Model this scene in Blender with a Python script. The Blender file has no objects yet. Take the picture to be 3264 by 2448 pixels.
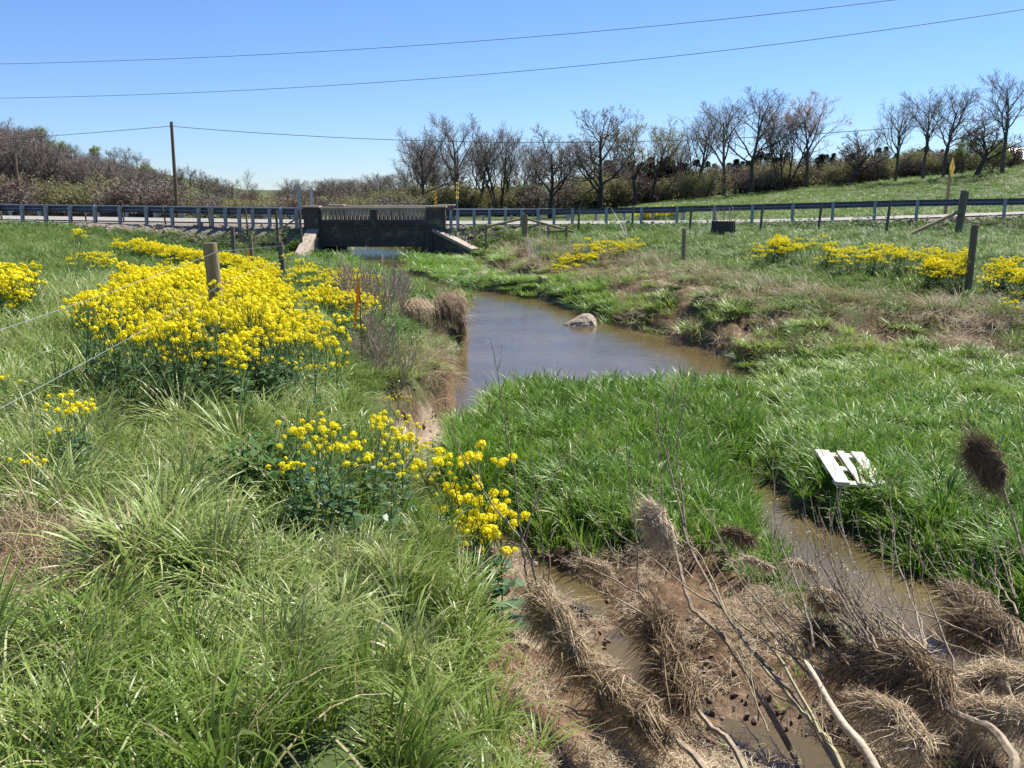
import bpy, bmesh, math, random
import numpy as np
from mathutils import Vector, Matrix

# ------------------------------------------------------------------ camera, sky, sun
scn = bpy.context.scene
COL = scn.collection
EYE = 1.7
FPX = 2827.0                      # focal length in photograph pixels (3264 wide)
PITCH = math.radians(12.1)
cam_d = bpy.data.cameras.new('camera'); cam = bpy.data.objects.new('camera', cam_d)
COL.objects.link(cam)
cam.location = (0, 0, EYE); cam.rotation_euler = (math.pi/2 - PITCH, 0, 0)
cam_d.sensor_width = 36; cam_d.lens = 36*FPX/3264
cam_d.clip_start = 0.05; cam_d.clip_end = 9000
scn.camera = cam

SUN_EL = math.radians(54); SUN_AZ = math.atan2(.75, .66)      # clockwise from +Y
w = bpy.data.worlds.new('World'); scn.world = w; w.use_nodes = True
nt = w.node_tree; nt.nodes.clear()
sky = nt.nodes.new('ShaderNodeTexSky'); sky.sky_type = 'NISHITA'; sky.sun_disc = False
sky.sun_elevation = SUN_EL; sky.sun_rotation = SUN_AZ
sky.altitude = 150; sky.air_density = 1.0; sky.dust_density = 0.0; sky.ozone_density = 4.0
bg = nt.nodes.new('ShaderNodeBackground'); bg.inputs['Strength'].default_value = 0.055
wo = nt.nodes.new('ShaderNodeOutputWorld')
tnt = nt.nodes.new('ShaderNodeMix'); tnt.data_type = 'RGBA'; tnt.blend_type = 'MULTIPLY'; tnt.inputs[0].default_value = 1; tnt.inputs[7].default_value = (.84, 1.02, 1.4, 1)
nt.links.new(sky.outputs[0], tnt.inputs[6]); nt.links.new(tnt.outputs[2], bg.inputs[0]); nt.links.new(bg.outputs[0], wo.inputs[0])
sun_d = bpy.data.lights.new('sun', 'SUN'); sun_d.energy = 5.0; sun_d.angle = math.radians(.53)
sun_d.color = (1, .955, .88)
sun = bpy.data.objects.new('sun', sun_d); COL.objects.link(sun)
SUNV = Vector((math.sin(SUN_AZ)*math.cos(SUN_EL), math.cos(SUN_AZ)*math.cos(SUN_EL), math.sin(SUN_EL)))
sun.rotation_euler = (-SUNV).to_track_quat('-Z', 'Y').to_euler(); sun.location = (30, 30, 40)
vs = scn.view_settings
vs.view_transform = 'Standard'; vs.look = 'None'; vs.gamma = 1; vs.exposure = 1.0
vs.use_curve_mapping = False
try:
    cy = scn.cycles; cy.max_bounces = 4; cy.diffuse_bounces = 2; cy.glossy_bounces = 2; cy.transmission_bounces = 3; cy.transparent_max_bounces = 6
except Exception: pass

# ------------------------------------------------------------------ photograph pixel -> direction
def ray(u, v):
    xc = (u-1632)/FPX; yc = -(v-1224)/FPX
    return xc, math.cos(PITCH)+yc*math.sin(PITCH), -math.sin(PITCH)+yc*math.cos(PITCH)
def atz(u, v, z):
    d = ray(u, v); t = (z-EYE)/d[2]; return Vector((d[0]*t, d[1]*t, z))
def aty(u, v, Y):
    d = ray(u, v); t = Y/d[1]; return Vector((d[0]*t, Y, EYE+d[2]*t))
K = 3264/2212.0                   # factor from a 2212-wide view to photograph pixels
def DY(x, y, Y): return aty(x*K, y*K, Y)

rng = np.random.default_rng(7)
R = random.Random(11)

# ------------------------------------------------------------------ mesh helpers
class MB:
    def __init__(s): s.v = []; s.f = []; s.a = []; s.m = []; s.mi = 0
    def add(s, vs_, fs, rnd=0.0):
        o = len(s.v); s.v.extend([tuple(q) for q in vs_]); s.a.extend([rnd]*len(vs_))
        for q in fs: s.f.append(tuple(i+o for i in q)); s.m.append(s.mi)
    def box(s, x0, x1, y0, y1, z0, z1, rnd=0.0):
        s.add([(x0,y0,z0),(x1,y0,z0),(x1,y1,z0),(x0,y1,z0),(x0,y0,z1),(x1,y0,z1),(x1,y1,z1),(x0,y1,z1)],
              [(0,3,2,1),(4,5,6,7),(0,1,5,4),(1,2,6,5),(2,3,7,6),(3,0,4,7)], rnd)
    def hexa(s, lo, hi):           # 4 low points, 4 high points (same winding)
        s.add(list(lo)+list(hi), [(0,3,2,1),(4,5,6,7),(0,1,5,4),(1,2,6,5),(2,3,7,6),(3,0,4,7)])
    def bar(s, a, b, wx, wy, up=(0,0,1)):
        a = Vector(a); b = Vector(b); d = (b-a).normalized()
        x = d.cross(Vector(up)); 
        if x.length < 1e-4: x = d.cross(Vector((1,0,0)))
        x.normalize(); y = x.cross(d)
        c = [x*wx/2+y*wy/2, -x*wx/2+y*wy/2, -x*wx/2-y*wy/2, x*wx/2-y*wy/2]
        s.hexa([a+q for q in c], [b+q for q in c])
    def tube(s, pts, rad, n=6, cap=True, rnd=0.0):
        pts = [Vector(p) for p in pts]; k = len(pts)
        if not hasattr(rad, '__len__'): rad = [rad]*k
        ref = None; vv = []
        for i, p in enumerate(pts):
            d = pts[min(i+1, k-1)]-pts[max(i-1, 0)]
            if d.length < 1e-9: d = Vector((0,0,1))
            d.normalize()
            if ref is None:
                ref = Vector((1,0,0)) if abs(d.x) < .8 else Vector((0,1,0))
            x = ref - d*ref.dot(d)
            if x.length < 1e-6: x = d.orthogonal()
            x.normalize(); ref = x; y = d.cross(x)
            for j in range(n):
                a = 2*math.pi*j/n
                vv.append(p + (x*math.cos(a)+y*math.sin(a))*rad[i])
        ff = [(i*n+j, i*n+(j+1) % n, (i+1)*n+(j+1) % n, (i+1)*n+j) for i in range(k-1) for j in range(n)]
        if cap:
            ff.append(tuple(range(n-1, -1, -1))); ff.append(tuple((k-1)*n+j for j in range(n)))
        s.add(vv, ff, rnd)
    def ribbon(s, pts, wid, side, rnd=0.0):
        side = Vector(side); k = len(pts); vv = []
        for i, p in enumerate(pts):
            p = Vector(p); h = side*(wid[i] if hasattr(wid, '__len__') else wid)*.5
            vv += [p-h, p+h]
        s.add(vv, [(2*i, 2*i+1, 2*i+3, 2*i+2) for i in range(k-1)], rnd)
    def mesh(s, name, mats, smooth=False):
        me = bpy.data.meshes.new(name); me.from_pydata(s.v, [], s.f)
        for m in (mats if isinstance(mats, (list, tuple)) else [mats]): me.materials.append(m)
        if any(s.m): me.polygons.foreach_set('material_index', s.m)
        at = me.attributes.new('rnd', 'FLOAT', 'POINT'); at.data.foreach_set('value', np.array(s.a, np.float32))
        if smooth: me.polygons.foreach_set('use_smooth', [True]*len(me.polygons))
        me.update(); return me
    def build(s, name, mats, parent=None, smooth=False, loc=(0,0,0), rot=(0,0,0)):
        o = bpy.data.objects.new(name, s.mesh(name, mats, smooth)); COL.objects.link(o)
        o.location = loc; o.rotation_euler = rot; o.parent = parent
        return o
def bevel(o, wd, seg=1):
    bm = bmesh.new(); bm.from_mesh(o.data)
    bmesh.ops.remove_doubles(bm, verts=bm.verts, dist=1e-5)
    bmesh.ops.bevel(bm, geom=[e for e in bm.edges if e.calc_face_angle(0) > .5], offset=wd, segments=seg, affect='EDGES', profile=.6)
    bm.to_mesh(o.data); bm.free(); return o
def empty(name, loc=(0,0,0), rz=0):
    o = bpy.data.objects.new(name, None); COL.objects.link(o); o.location = loc
    o.rotation_euler = (0,0,rz); o.empty_display_size = .2; return o
def tag(o, label=None, cat=None, group=None, kind=None):
    if label: o['label'] = label
    if cat: o['category'] = cat
    if group: o['group'] = group
    if kind: o['kind'] = kind
    return o
KIDS = {}
def copy_tree(o, kids, loc, rz=0, sc=1.0):
    r = o.copy(); COL.objects.link(r); r.location = loc; r.rotation_euler = (0,0,rz)
    r.scale = (sc,sc,sc) if not hasattr(sc, '__len__') else sc
    for ch in kids:
        c = ch.copy(); COL.objects.link(c); c.parent = r
    return r

# ------------------------------------------------------------------ materials
def new_mat(name):
    m = bpy.data.materials.new(name); m.use_nodes = True
    n = m.node_tree; n.nodes.clear(); return m, n
def N(n, t, **kw):
    q = n.nodes.new(t)
    for k_, v_ in kw.items(): setattr(q, k_, v_)
    return q
def ramp(n, stops):
    r = N(n, 'ShaderNodeValToRGB'); e = r.color_ramp.elements
    while len(e) < len(stops): e.new(.5)
    for i, (p, c) in enumerate(stops): e[i].position = p; e[i].color = (*c, 1)
    return r
def solid(name, c1, c2=None, rough=.7, scale=6, bump=.15, metal=0.0, stretch=(1,1,1), detail=6, c3=None, bscale=None, spec=.4, rndmix=0.0):
    """noise-mottled surface in object space"""
    m, n = new_mat(name); L = n.links.new
    out = N(n, 'ShaderNodeOutputMaterial'); b = N(n, 'ShaderNodeBsdfPrincipled')
    L(b.outputs[0], out.inputs[0])
    b.inputs['Roughness'].default_value = rough; b.inputs['Metallic'].default_value = metal
    b.inputs['Specular IOR Level'].default_value = spec
    tc = N(n, 'ShaderNodeTexCoord'); mp = N(n, 'ShaderNodeMapping'); mp.inputs['Scale'].default_value = stretch
    L(tc.outputs['Object'], mp.inputs[0])
    ns = N(n, 'ShaderNodeTexNoise'); ns.inputs['Scale'].default_value = scale; ns.inputs['Detail'].default_value = detail
    ns.inputs['Roughness'].default_value = .65
    L(mp.outputs[0], ns.inputs['Vector'])
    c2 = c2 or tuple(x*.7 for x in c1)
    st = [(.3, c1), (.68, c2)] if not c3 else [(.27, c1), (.5, c2), (.73, c3)]
    rp = ramp(n, st); L(ns.outputs[0], rp.inputs[0])
    col = rp.outputs[0]
    if rndmix:
        at = N(n, 'ShaderNodeAttribute', attribute_name='rnd')
        hs = N(n, 'ShaderNodeHueSaturation'); mr = N(n, 'ShaderNodeMapRange')
        mr.inputs[3].default_value = 1-rndmix; mr.inputs[4].default_value = 1+rndmix
        L(at.outputs['Fac'], mr.inputs[0]); L(mr.outputs[0], hs.inputs['Value']); L(col, hs.inputs['Color']); col = hs.outputs[0]
    L(col, b.inputs['Base Color'])
    if bump:
        n2 = N(n, 'ShaderNodeTexNoise'); n2.inputs['Scale'].default_value = bscale or scale*3; n2.inputs['Detail'].default_value = 5
        L(mp.outputs[0], n2.inputs['Vector'])
        bp = N(n, 'ShaderNodeBump'); bp.inputs['Strength'].default_value = min(1, bump*3); bp.inputs['Distance'].default_value = .02
        L(n2.outputs[0], bp.inputs['Height']); L(bp.outputs[0], b.inputs['Normal'])
    return m
def leafy(name, stops, dead=None, rough=.42, trans=.3, inst=True, spec=.4, deadfrac=.1):
    """blade / leaf material: colour from the clump's tint and the single blade's own random value"""
    m, n = new_mat(name); L = n.links.new
    out = N(n, 'ShaderNodeOutputMaterial'); b = N(n, 'ShaderNodeBsdfPrincipled')
    b.inputs['Roughness'].default_value = rough; b.inputs['Specular IOR Level'].default_value = spec
    a1 = N(n, 'ShaderNodeAttribute', attribute_name='rnd')
    if inst:
        a2 = N(n, 'ShaderNodeAttribute', attribute_name='tint'); a2.attribute_type = 'INSTANCER'
        tint = a2.outputs['Fac']
    else:
        oi = N(n, 'ShaderNodeObjectInfo'); tint = oi.outputs['Random']
    mx = N(n, 'ShaderNodeMath', operation='MULTIPLY_ADD'); mx.inputs[1].default_value = .38
    ad = N(n, 'ShaderNodeMath', operation='MULTIPLY'); ad.inputs[1].default_value = .62
    L(tint, ad.inputs[0]); L(a1.outputs['Fac'], mx.inputs[0]); L(ad.outputs[0], mx.inputs[2])
    rp = ramp(n, stops); L(mx.outputs[0], rp.inputs[0]); col = rp.outputs[0]
    if dead:
        gt = N(n, 'ShaderNodeMath', operation='GREATER_THAN'); gt.inputs[1].default_value = 1-deadfrac
        L(a1.outputs['Fac'], gt.inputs[0])
        mc = N(n, 'ShaderNodeMix', data_type='RGBA'); L(gt.outputs[0], mc.inputs[0]); L(col, mc.inputs[6])
        mc.inputs[7].default_value = (*dead, 1); col = mc.outputs[2]
    L(col, b.inputs['Base Color'])
    tr = N(n, 'ShaderNodeBsdfTranslucent'); L(col, tr.inputs[0])
    ms = N(n, 'ShaderNodeMixShader'); ms.inputs[0].default_value = trans
    L(b.outputs[0], ms.inputs[1]); L(tr.outputs[0], ms.inputs[2]); L(ms.outputs[0], out.inputs[0])
    return m

def tilt_euler(phi, ax, th):
    """XYZ euler angles of: spin phi about z, then tilt th about the horizontal axis at angle ax"""
    c, s_ = np.cos(th), np.sin(th); x, y = np.cos(ax), np.sin(ax); C = 1-c
    T = np.array([[c+x*x*C, x*y*C, y*s_], [x*y*C, c+y*y*C, -x*s_], [-y*s_, x*s_, c]])
    cp, sp = np.cos(phi), np.sin(phi); o = np.zeros_like(phi); l = np.ones_like(phi)
    Z = np.array([[cp, -sp, o], [sp, cp, o], [o, o, l]])
    M = np.einsum('ijn,jkn->ikn', T, Z)
    return np.stack([np.arctan2(M[2,1], M[2,2]), -np.arcsin(np.clip(M[2,0], -1, 1)), np.arctan2(M[1,0], M[0,0])], 1)

# ------------------------------------------------------------------ numpy noise and plan geometry
def _hash(i, j, s):
    q = np.sin(i*127.1+j*311.7+s*74.7)*43758.5453
    return q-np.floor(q)
def vnoise(x, y, scale=1.0, seed=0):
    x = np.asarray(x, float)/scale; y = np.asarray(y, float)/scale
    i = np.floor(x); j = np.floor(y); fx = x-i; fy = y-j
    fx = fx*fx*(3-2*fx); fy = fy*fy*(3-2*fy)
    a = _hash(i, j, seed); b = _hash(i+1, j, seed); c = _hash(i, j+1, seed); d = _hash(i+1, j+1, seed)
    return (a*(1-fx)+b*fx)*(1-fy)+(c*(1-fx)+d*fx)*fy
def fbm(x, y, scale=1.0, seed=0, o=3):
    t = 0; a = .5; s = 0
    for k in range(o):
        t = t+a*vnoise(x, y, scale/2**k, seed+k*17); s += a; a *= .5
    return t/s
def ss(t): t = np.clip(t, 0, 1); return t*t*(3-2*t)
def pl_dist(x, y, P, want_t=False):
    x = np.asarray(x, float); y = np.asarray(y, float)
    best = np.full(x.shape, 1e9); bi = np.zeros(x.shape)
    for k in range(len(P)-1):
        ax, ay = P[k][:2]; bx, by = P[k+1][:2]; dx = bx-ax; dy = by-ay
        t = np.clip(((x-ax)*dx+(y-ay)*dy)/(dx*dx+dy*dy), 0, 1)
        d = np.hypot(x-ax-t*dx, y-ay-t*dy); mk = d < best
        best = np.where(mk, d, best); bi = np.where(mk, k+t, bi)
    return (best, bi) if want_t else best
def inside(x, y, P):
    x = np.asarray(x, float); y = np.asarray(y, float); r = np.zeros(x.shape, bool)
    n_ = len(P)
    for k in range(n_):
        ax, ay = P[k][:2]; bx, by = P[(k+1) % n_][:2]
        if ay == by: continue
        c = (ay > y) != (by > y)
        r ^= c & (x < (bx-ax)*(y-ay)/(by-ay)+ax)
    return r

# ------------------------------------------------------------------ the lie of the land (metres; camera over 0,0)
WZ = -1.8                                             # water level
LB = [(-11.0,75),(-11.0,54),(-11.0,49),(-11.0,46.3),(-10.2,45),(-7.4,41),(-4.8,36),(-2.7,31.8),(-1.55,28),(-1.35,24),(-1.1,21.2),(-1.2,20.4),(-2.15,19.6),(-2.3,18.2),(-1.6,16.9),(-.95,15.6),(-.95,13.6),
      (-1.35,11.6),(-1.42,10),(-1.15,8.7),(-.65,7.6),(-.3,6.5),(0.,5.2),(.16,4.2),(.32,3.2),(.5,2),(.8,-4)]
LEFT = LB+[(.8,-20),(-200,-20),(-200,75)]
RF = [(-4.0,75),(-4.0,52),(-4.0,50),(-1.9,47.2),(-1.2,44),(-.7,40),(.1,37),(2.3,33.0),(3.3,27),(3.8,22.2),(4.9,18.2),(6.2,16.8),(9.2,16.2),(16,16.5),(40,18),(90,21)]
RIGHT = RF+[(200,21),(200,75)]
POOL = [(-2.0,32.2),(-.1,32.0),(1.4,29.2),(2.4,25.3),(3.05,23.9),(4.17,21.2),(4.63,19.3),(5.0,17.7),(4.75,16.0),(4.1,14.9),(3.2,14.6),(2.2,14.95),(.8,14.7),(-.2,14.5),(-.5,13.6),(-.62,12.7),
        (-.98,12.4),(-.95,13.8),(-.95,15.5),(-1.5,16.9),(-2.0,18.2),(-1.9,19.3),(-1.15,20.3),(-1.1,21.2),(-1.35,25),(-1.6,28)]
RCH = [(4.1,15.4),(3.98,13.6),(3.6,12.2),(3.14,11.2),(2.73,10.5),(2.52,8.9),(2.42,7.2),(2.6,5.9),(3.05,5.0),(3.9,4.1),(6.5,2.2),(9,.5),
       (10,1.6),(7.2,3.7),(5.2,5.1),(4.5,6.1),(4.0,7.2),(3.78,8.4),(3.32,9.65),(3.14,10.6),(3.4,11.4),(3.75,12.4),(4.15,13.7),(4.7,15.6)]
UPS = [(-26,74),(-14,66),(-9.2,60.5),(-7.7,56),(-7.6,52),(-7.4,48.5),(-5.8,42),(-4.0,37),(-2.3,33),(-.9,31)]
TRICK = [(-.3,9.0),(.0,8.5),(.35,7.9),(.62,7.2),(.85,6.6),(1.15,5.9),(1.55,5.2),(2.0,4.75)]
MUD = [(-.5,8.8),(.8,8.0),(1.6,7.65),(2.3,7.2),(2.45,6.4),(2.7,5.5),(3.3,4.7),(5,3.2),(5,.5),(.4,.5),(0.,4.5),(-.3,6.5)]
ROAD = [(-90,60,.9),(-55,57.5,.55),(-31.5,56.4,.27),(-11.5,53.8,.08),(-2.8,53.8,.03),(4,53.2,.05),(12,51.4,.15),(20,48.4,.45),(27,44.9,.85),(36,39.2,1.3),(60,22,2.1),(80,6,2.6)]
def smooth_pl(P, it=2):
    P = [np.array(p, float) for p in P]
    for _ in range(it):
        Q = [P[0]]
        for a, b in zip(P[:-1], P[1:]): Q += [a*.75+b*.25, a*.25+b*.75]
        Q.append(P[-1]); P = Q
    return [tuple(p) for p in P]
ROAD = smooth_pl(ROAD, 2)
RZ = np.array([p[2] for p in ROAD])
ROADFAR = ROAD+[(80,3000),(-3000,3000),(-3000,60)]
ROADFAR = [(90,-10)]+[p[:2] for p in ROAD[::-1]]+[(-3000,60),(-3000,6000),(3000,6000),(3000,-10)]
BR_Y = 50.0
def masks(x, y):
    x = np.asarray(x, float); y = np.asarray(y, float)
    dl = pl_dist(x, y, LB); il = inside(x, y, LEFT); dl = np.where(il, dl, -dl)
    dr = pl_dist(x, y, RF); ir = inside(x, y, RIGHT); dr = np.where(ir, dr, -dr)
    sw = np.full(x.shape, 99.)
    for P in (POOL, RCH):
        d = pl_dist(x, y, P+[P[0]]); sw = np.minimum(sw, np.where(inside(x, y, P), -d, d))
    sw = np.minimum(sw, pl_dist(x, y, UPS)-np.interp(y, [31,33.5,41,45], [1.2,.62,.7,1.5])+(fbm(x, y, 1.2, 62)-.5)*.5)
    dt, ti = pl_dist(x, y, TRICK, True); tr = dt-(.15+.1*np.sin(ti*3.1))+(fbm(x, y, .35, 61)-.5)*.3
    return dl, dr, sw, tr
def height(x, y, detail=True):
    x = np.asarray(x, float); y = np.asarray(y, float)
    dl, dr, sw, tr = masks(x, y)
    # left bank
    wob = (fbm(x, y, 1.1, 3)-.5)*.5*ss((y-3)/4)
    d = np.maximum(dl+wob*np.exp(-np.maximum(dl, 0)), 0)
    near = np.interp(d, [0,.18,.5,1.0,1.8,4], [-1.76,-1.25,-.5,-.16,-.02,.0])
    mid = np.interp(d, [0,.1,.28,.5,1.0,2.2,4.5], [-1.82,-1.5,-1.0,-.84,-.74,-.5,-.08])
    far = np.interp(d, [0,.4,1.4,3,6,9,12], [-1.82,-1.58,-1.4,-1.1,-.5,-.15,0])
    a = ss((y-8)/5); b = ss((y-22)/6)
    zl = (near*(1-a)+mid*a)*(1-b)+far*b
    zl = np.maximum(zl-.72*ss((y-12)/22)*ss((17-d)/11), np.minimum(zl, -1.5))
    # valley floor
    base = -1.43+.16*ss(1+dr/4)*(y < 33)-.2*ss((y-31)/5)
    bar = ss((2.6-np.hypot((x-2.3)/1.2, y-2.6))/2.0)
    inm = inside(x, y, MUD); dm = pl_dist(x, y, MUD+[MUD[0]])
    mudf = np.where(inm, ss(dm/.5), 0)
    base = base*(1-mudf)+mudf*(-1.62+.42*bar+.12*(fbm(x, y, .6, 9)-.4))
    gb = np.where((y < 12.8) & (y > 6.2), 1, 0)*ss((.62+dl)/.25)      # gravel at the toe of the left bank
    base = base*(1-gb)-1.735*gb
    ramp_ = np.interp(sw, [0,.1,.35,.9], [-1.84,-1.68,-1.5,-1.3])
    zm = np.where(sw < 0, -1.85-np.minimum(.3, -sw*.35), np.minimum(base, ramp_))
    zm = np.minimum(zm, -1.84+np.clip(tr+.05, -.1, 2)*.5)
    # right bank and field
    zr = -1.27+.55*ss(dr/2.4)+.5*ss((dr-1.2)/5.5)+.16*ss((dr-5)/9)
    z = np.where(dl > 0, zl, np.where(dr > 0, np.minimum(zr, np.where(sw < .9, ramp_, 9)), zm))
    # land beyond the road
    rd, ri = pl_dist(x, y, ROAD, True); isf = inside(x, y, ROADFAR)
    rz = np.interp(ri, np.arange(len(RZ)), RZ)
    hl = 7.5*np.exp(-(((x+88)/34)**2+((y-190)/50)**2))+6.5*np.exp(-(((x+150)/60)**2+((y-160)/60)**2))
    zf = -1.3*ss((20-x)/18)+hl+np.clip((x-14)*.1, 0, 16)*ss((rd-4)/72)+rz*np.exp(-rd/30)
    zf = zf+16*ss((y-600)/1200)*(1+.5*np.sin(x/310))+1.5*ss((y-250)/500)*ss((x-20)/100)
    zf = np.where((x > -13) & (x < -2) & (y < 90), np.minimum(zf, -1.35+.0*x), zf)
    zf = np.where(sw < 1.6, np.where(sw < 0, -2.1, np.minimum(zf, -1.75+.45*np.maximum(sw,0))), zf)
    z = np.where(isf, zf, z)
    wr = ss((rd-3.05)/np.where(isf, 5.0, 3.3))
    wr = np.where((dl <= 0) & (dr <= 0) & ~isf, 1.0, wr)
    wr = np.where(isf & (x > -10.9) & (x < -4.2) & (y > 57.3), 1.0, wr)
    op = (x > -10.6) & (x < -4.9) & (y > 48.6) & (y < 58.5)             # under the bridge
    zz = (rz-.06)*(1-wr)+z*wr
    z = np.where(op, -2.1, zz)
    if detail:
        lump = (fbm(x, y, .9, 21)-.5)*.16+(fbm(x, y, .28, 5)-.5)*.07
        z = z+lump*np.where(z < WZ+.04, .15, np.where(rd < 3.6, .1, 1.0))*ss(np.hypot(x, y)/1.5)
        band = np.exp(-((dr-.9)/1.3)**2)*(y < 46)*(~isf)
        z = z+band*(fbm(x, y, .7, 33)-.45)*1.05
    return z
def ground_z(x, y): return float(height(np.array([x]), np.array([y]))[0])
def soil_mask(x, y):
    dl, dr, sw, tr = masks(x, y)
    cliff = np.where(dl > -.05, np.exp(-np.maximum(dl-.1, 0)/.16), 0)*(y < 30)
    inm = np.where(inside(x, y, MUD), 1., 0.)
    gb = np.where((y < 12.8) & (y > 6.0), 1, 0)*ss((.6+dl)/.2)*(dl < .1)
    nsy = fbm(x, y, .7, 40)
    band = np.exp(-((dr-.8)/1.2)**2)*ss((nsy-.4)/.2)*(y < 46)*(y > 8)
    patch = np.exp(-(((x+2.4)/.42)**2+((y-3.75)/.4)**2))*1.5
    isl = np.exp(-(((x-.95)/.4)**2+((y-10.9)/.3)**2))*1.2
    return np.clip(np.maximum.reduce([isl, cliff*(.45+.9*nsy), inm, gb, band*.9, patch, np.where(sw < .03, 1, 0)]), 0, 1), gb

# ------------------------------------------------------------------ ground
def geo(a, b, n): return list(np.geomspace(a, b, n))[1:]
ys = np.array(list(np.arange(-6, 1.2, .6))+list(np.arange(1.2, 10, .085))+list(np.arange(10, 20, .13))+list(np.arange(20, 36, .2))+list(np.arange(36, 62, .32))+geo(62, 7000, 52))
xh = list(np.arange(0, 6, .085))+list(np.arange(6, 12, .15))+list(np.arange(12, 34, .4))+geo(34, 6000, 40)
xs = np.array([-q for q in xh[:0:-1]]+xh)
GX, GY = np.meshgrid(xs, ys); gx = GX.ravel(); gy = GY.ravel()
gz = height(gx, gy); soil, grav = soil_mask(gx, gy)
me = bpy.data.meshes.new('ground')
nx, ny = len(xs), len(ys)
idx = np.arange(nx*ny).reshape(ny, nx)
quads = np.stack([idx[:-1,:-1], idx[:-1,1:], idx[1:,1:], idx[1:,:-1]], -1).reshape(-1, 4)
me.vertices.add(nx*ny); me.vertices.foreach_set('co', np.stack([gx, gy, gz], 1).astype(np.float32).ravel())
me.loops.add(len(quads)*4); me.loops.foreach_set('vertex_index', quads.ravel().astype(np.int32))
me.polygons.add(len(quads)); me.polygons.foreach_set('loop_start', np.arange(0, len(quads)*4, 4, dtype=np.int32))
me.polygons.foreach_set('use_smooth', np.ones(len(quads), bool))
me.update(); me.validate()
at = me.attributes.new('soil', 'FLOAT', 'POINT'); at.data.foreach_set('value', soil.astype(np.float32))
at = me.attributes.new('gravel', 'FLOAT', 'POINT'); at.data.foreach_set('value', grav.astype(np.float32))
rdist = pl_dist(gx, gy, ROAD)
at = me.attributes.new('shoulder', 'FLOAT', 'POINT'); at.data.foreach_set('value', ((1-ss((rdist-4.3)/1.0))*~((gx > -11.2) & (gx < -3.6))).astype(np.float32))
def ground_mat():
    m, n = new_mat('ground'); L = n.links.new
    out = N(n, 'ShaderNodeOutputMaterial'); b = N(n, 'ShaderNodeBsdfPrincipled'); L(b.outputs[0], out.inputs[0])
    b.inputs['Roughness'].default_value = .9; b.inputs['Specular IOR Level'].default_value = .15
    ge = N(n, 'ShaderNodeNewGeometry')
    def noise(sc, det=6):
        q = N(n, 'ShaderNodeTexNoise'); q.inputs['Scale'].default_value = sc; q.inputs['Detail'].default_value = det
        q.inputs['Roughness'].default_value = .65; L(ge.outputs['Position'], q.inputs['Vector']); return q
    n1 = noise(.9); n2 = noise(14); n3 = noise(.06, 4); n4 = noise(45, 3)
    g1 = ramp(n, [(.35, (.04,.065,.018)), (.65, (.075,.1,.032))]); L(n1.outputs[0], g1.inputs[0])
    g2 = ramp(n, [(.35, (.035,.055,.015)), (.65, (.1,.125,.045))]); L(n2.outputs[0], g2.inputs[0])
    mg = N(n, 'ShaderNodeMix', data_type='RGBA'); mg.inputs[0].default_value = .5
    L(g1.outputs[0], mg.inputs[6]); L(g2.outputs[0], mg.inputs[7])
    s1 = ramp(n, [(.3, (.055,.036,.021)), (.55, (.145,.09,.05)), (.75, (.27,.175,.1))]); L(n2.outputs[0], s1.inputs[0])
    gr = ramp(n, [(.35, (.16,.11,.07)), (.5, (.3,.22,.15)), (.62, (.42,.36,.28))]); L(n4.outputs[0], gr.inputs[0])
    a1 = N(n, 'ShaderNodeAttribute', attribute_name='soil'); a2 = N(n, 'ShaderNodeAttribute', attribute_name='gravel')
    a3 = N(n, 'ShaderNodeAttribute', attribute_name='shoulder')
    m1 = N(n, 'ShaderNodeMix', data_type='RGBA'); L(a1.outputs['Fac'], m1.inputs[0]); L(mg.outputs[2], m1.inputs[6]); L(s1.outputs[0], m1.inputs[7])
    m2 = N(n, 'ShaderNodeMix', data_type='RGBA'); L(a2.outputs['Fac'], m2.inputs[0]); L(m1.outputs[2], m2.inputs[6]); L(gr.outputs[0], m2.inputs[7])
    m3 = N(n, 'ShaderNodeMix', data_type='RGBA'); L(a3.outputs['Fac'], m3.inputs[0]); L(m2.outputs[2], m3.inputs[6])
    gs = ramp(n, [(.35, (.1,.085,.065)), (.5, (.19,.165,.135)), (.62, (.3,.275,.24))]); L(n4.outputs[0], gs.inputs[0]); L(gs.outputs[0], m3.inputs[7])
    L(m3.outputs[2], b.inputs['Base Color'])
    # wet mud near the water line
    sx = N(n, 'ShaderNodeSeparateXYZ'); L(ge.outputs['Position'], sx.inputs[0])
    mr = N(n, 'ShaderNodeMapRange'); mr.inputs[1].default_value = -1.77; mr.inputs[2].default_value = -1.62; mr.inputs[3].default_value = .28; mr.inputs[4].default_value = .9
    L(sx.outputs['Z'], mr.inputs[0]); L(mr.outputs[0], b.inputs['Roughness'])
    bp = N(n, 'ShaderNodeBump'); bp.inputs['Strength'].default_value = .7; bp.inputs['Distance'].default_value = .05
    n5 = noise(9, 8); L(n5.outputs[0], bp.inputs['Height']); L(bp.outputs[0], b.inputs['Normal'])
    return m
me.materials.append(ground_mat())
ground = bpy.data.objects.new('ground', me); COL.objects.link(ground); ground['kind'] = 'structure'

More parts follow.
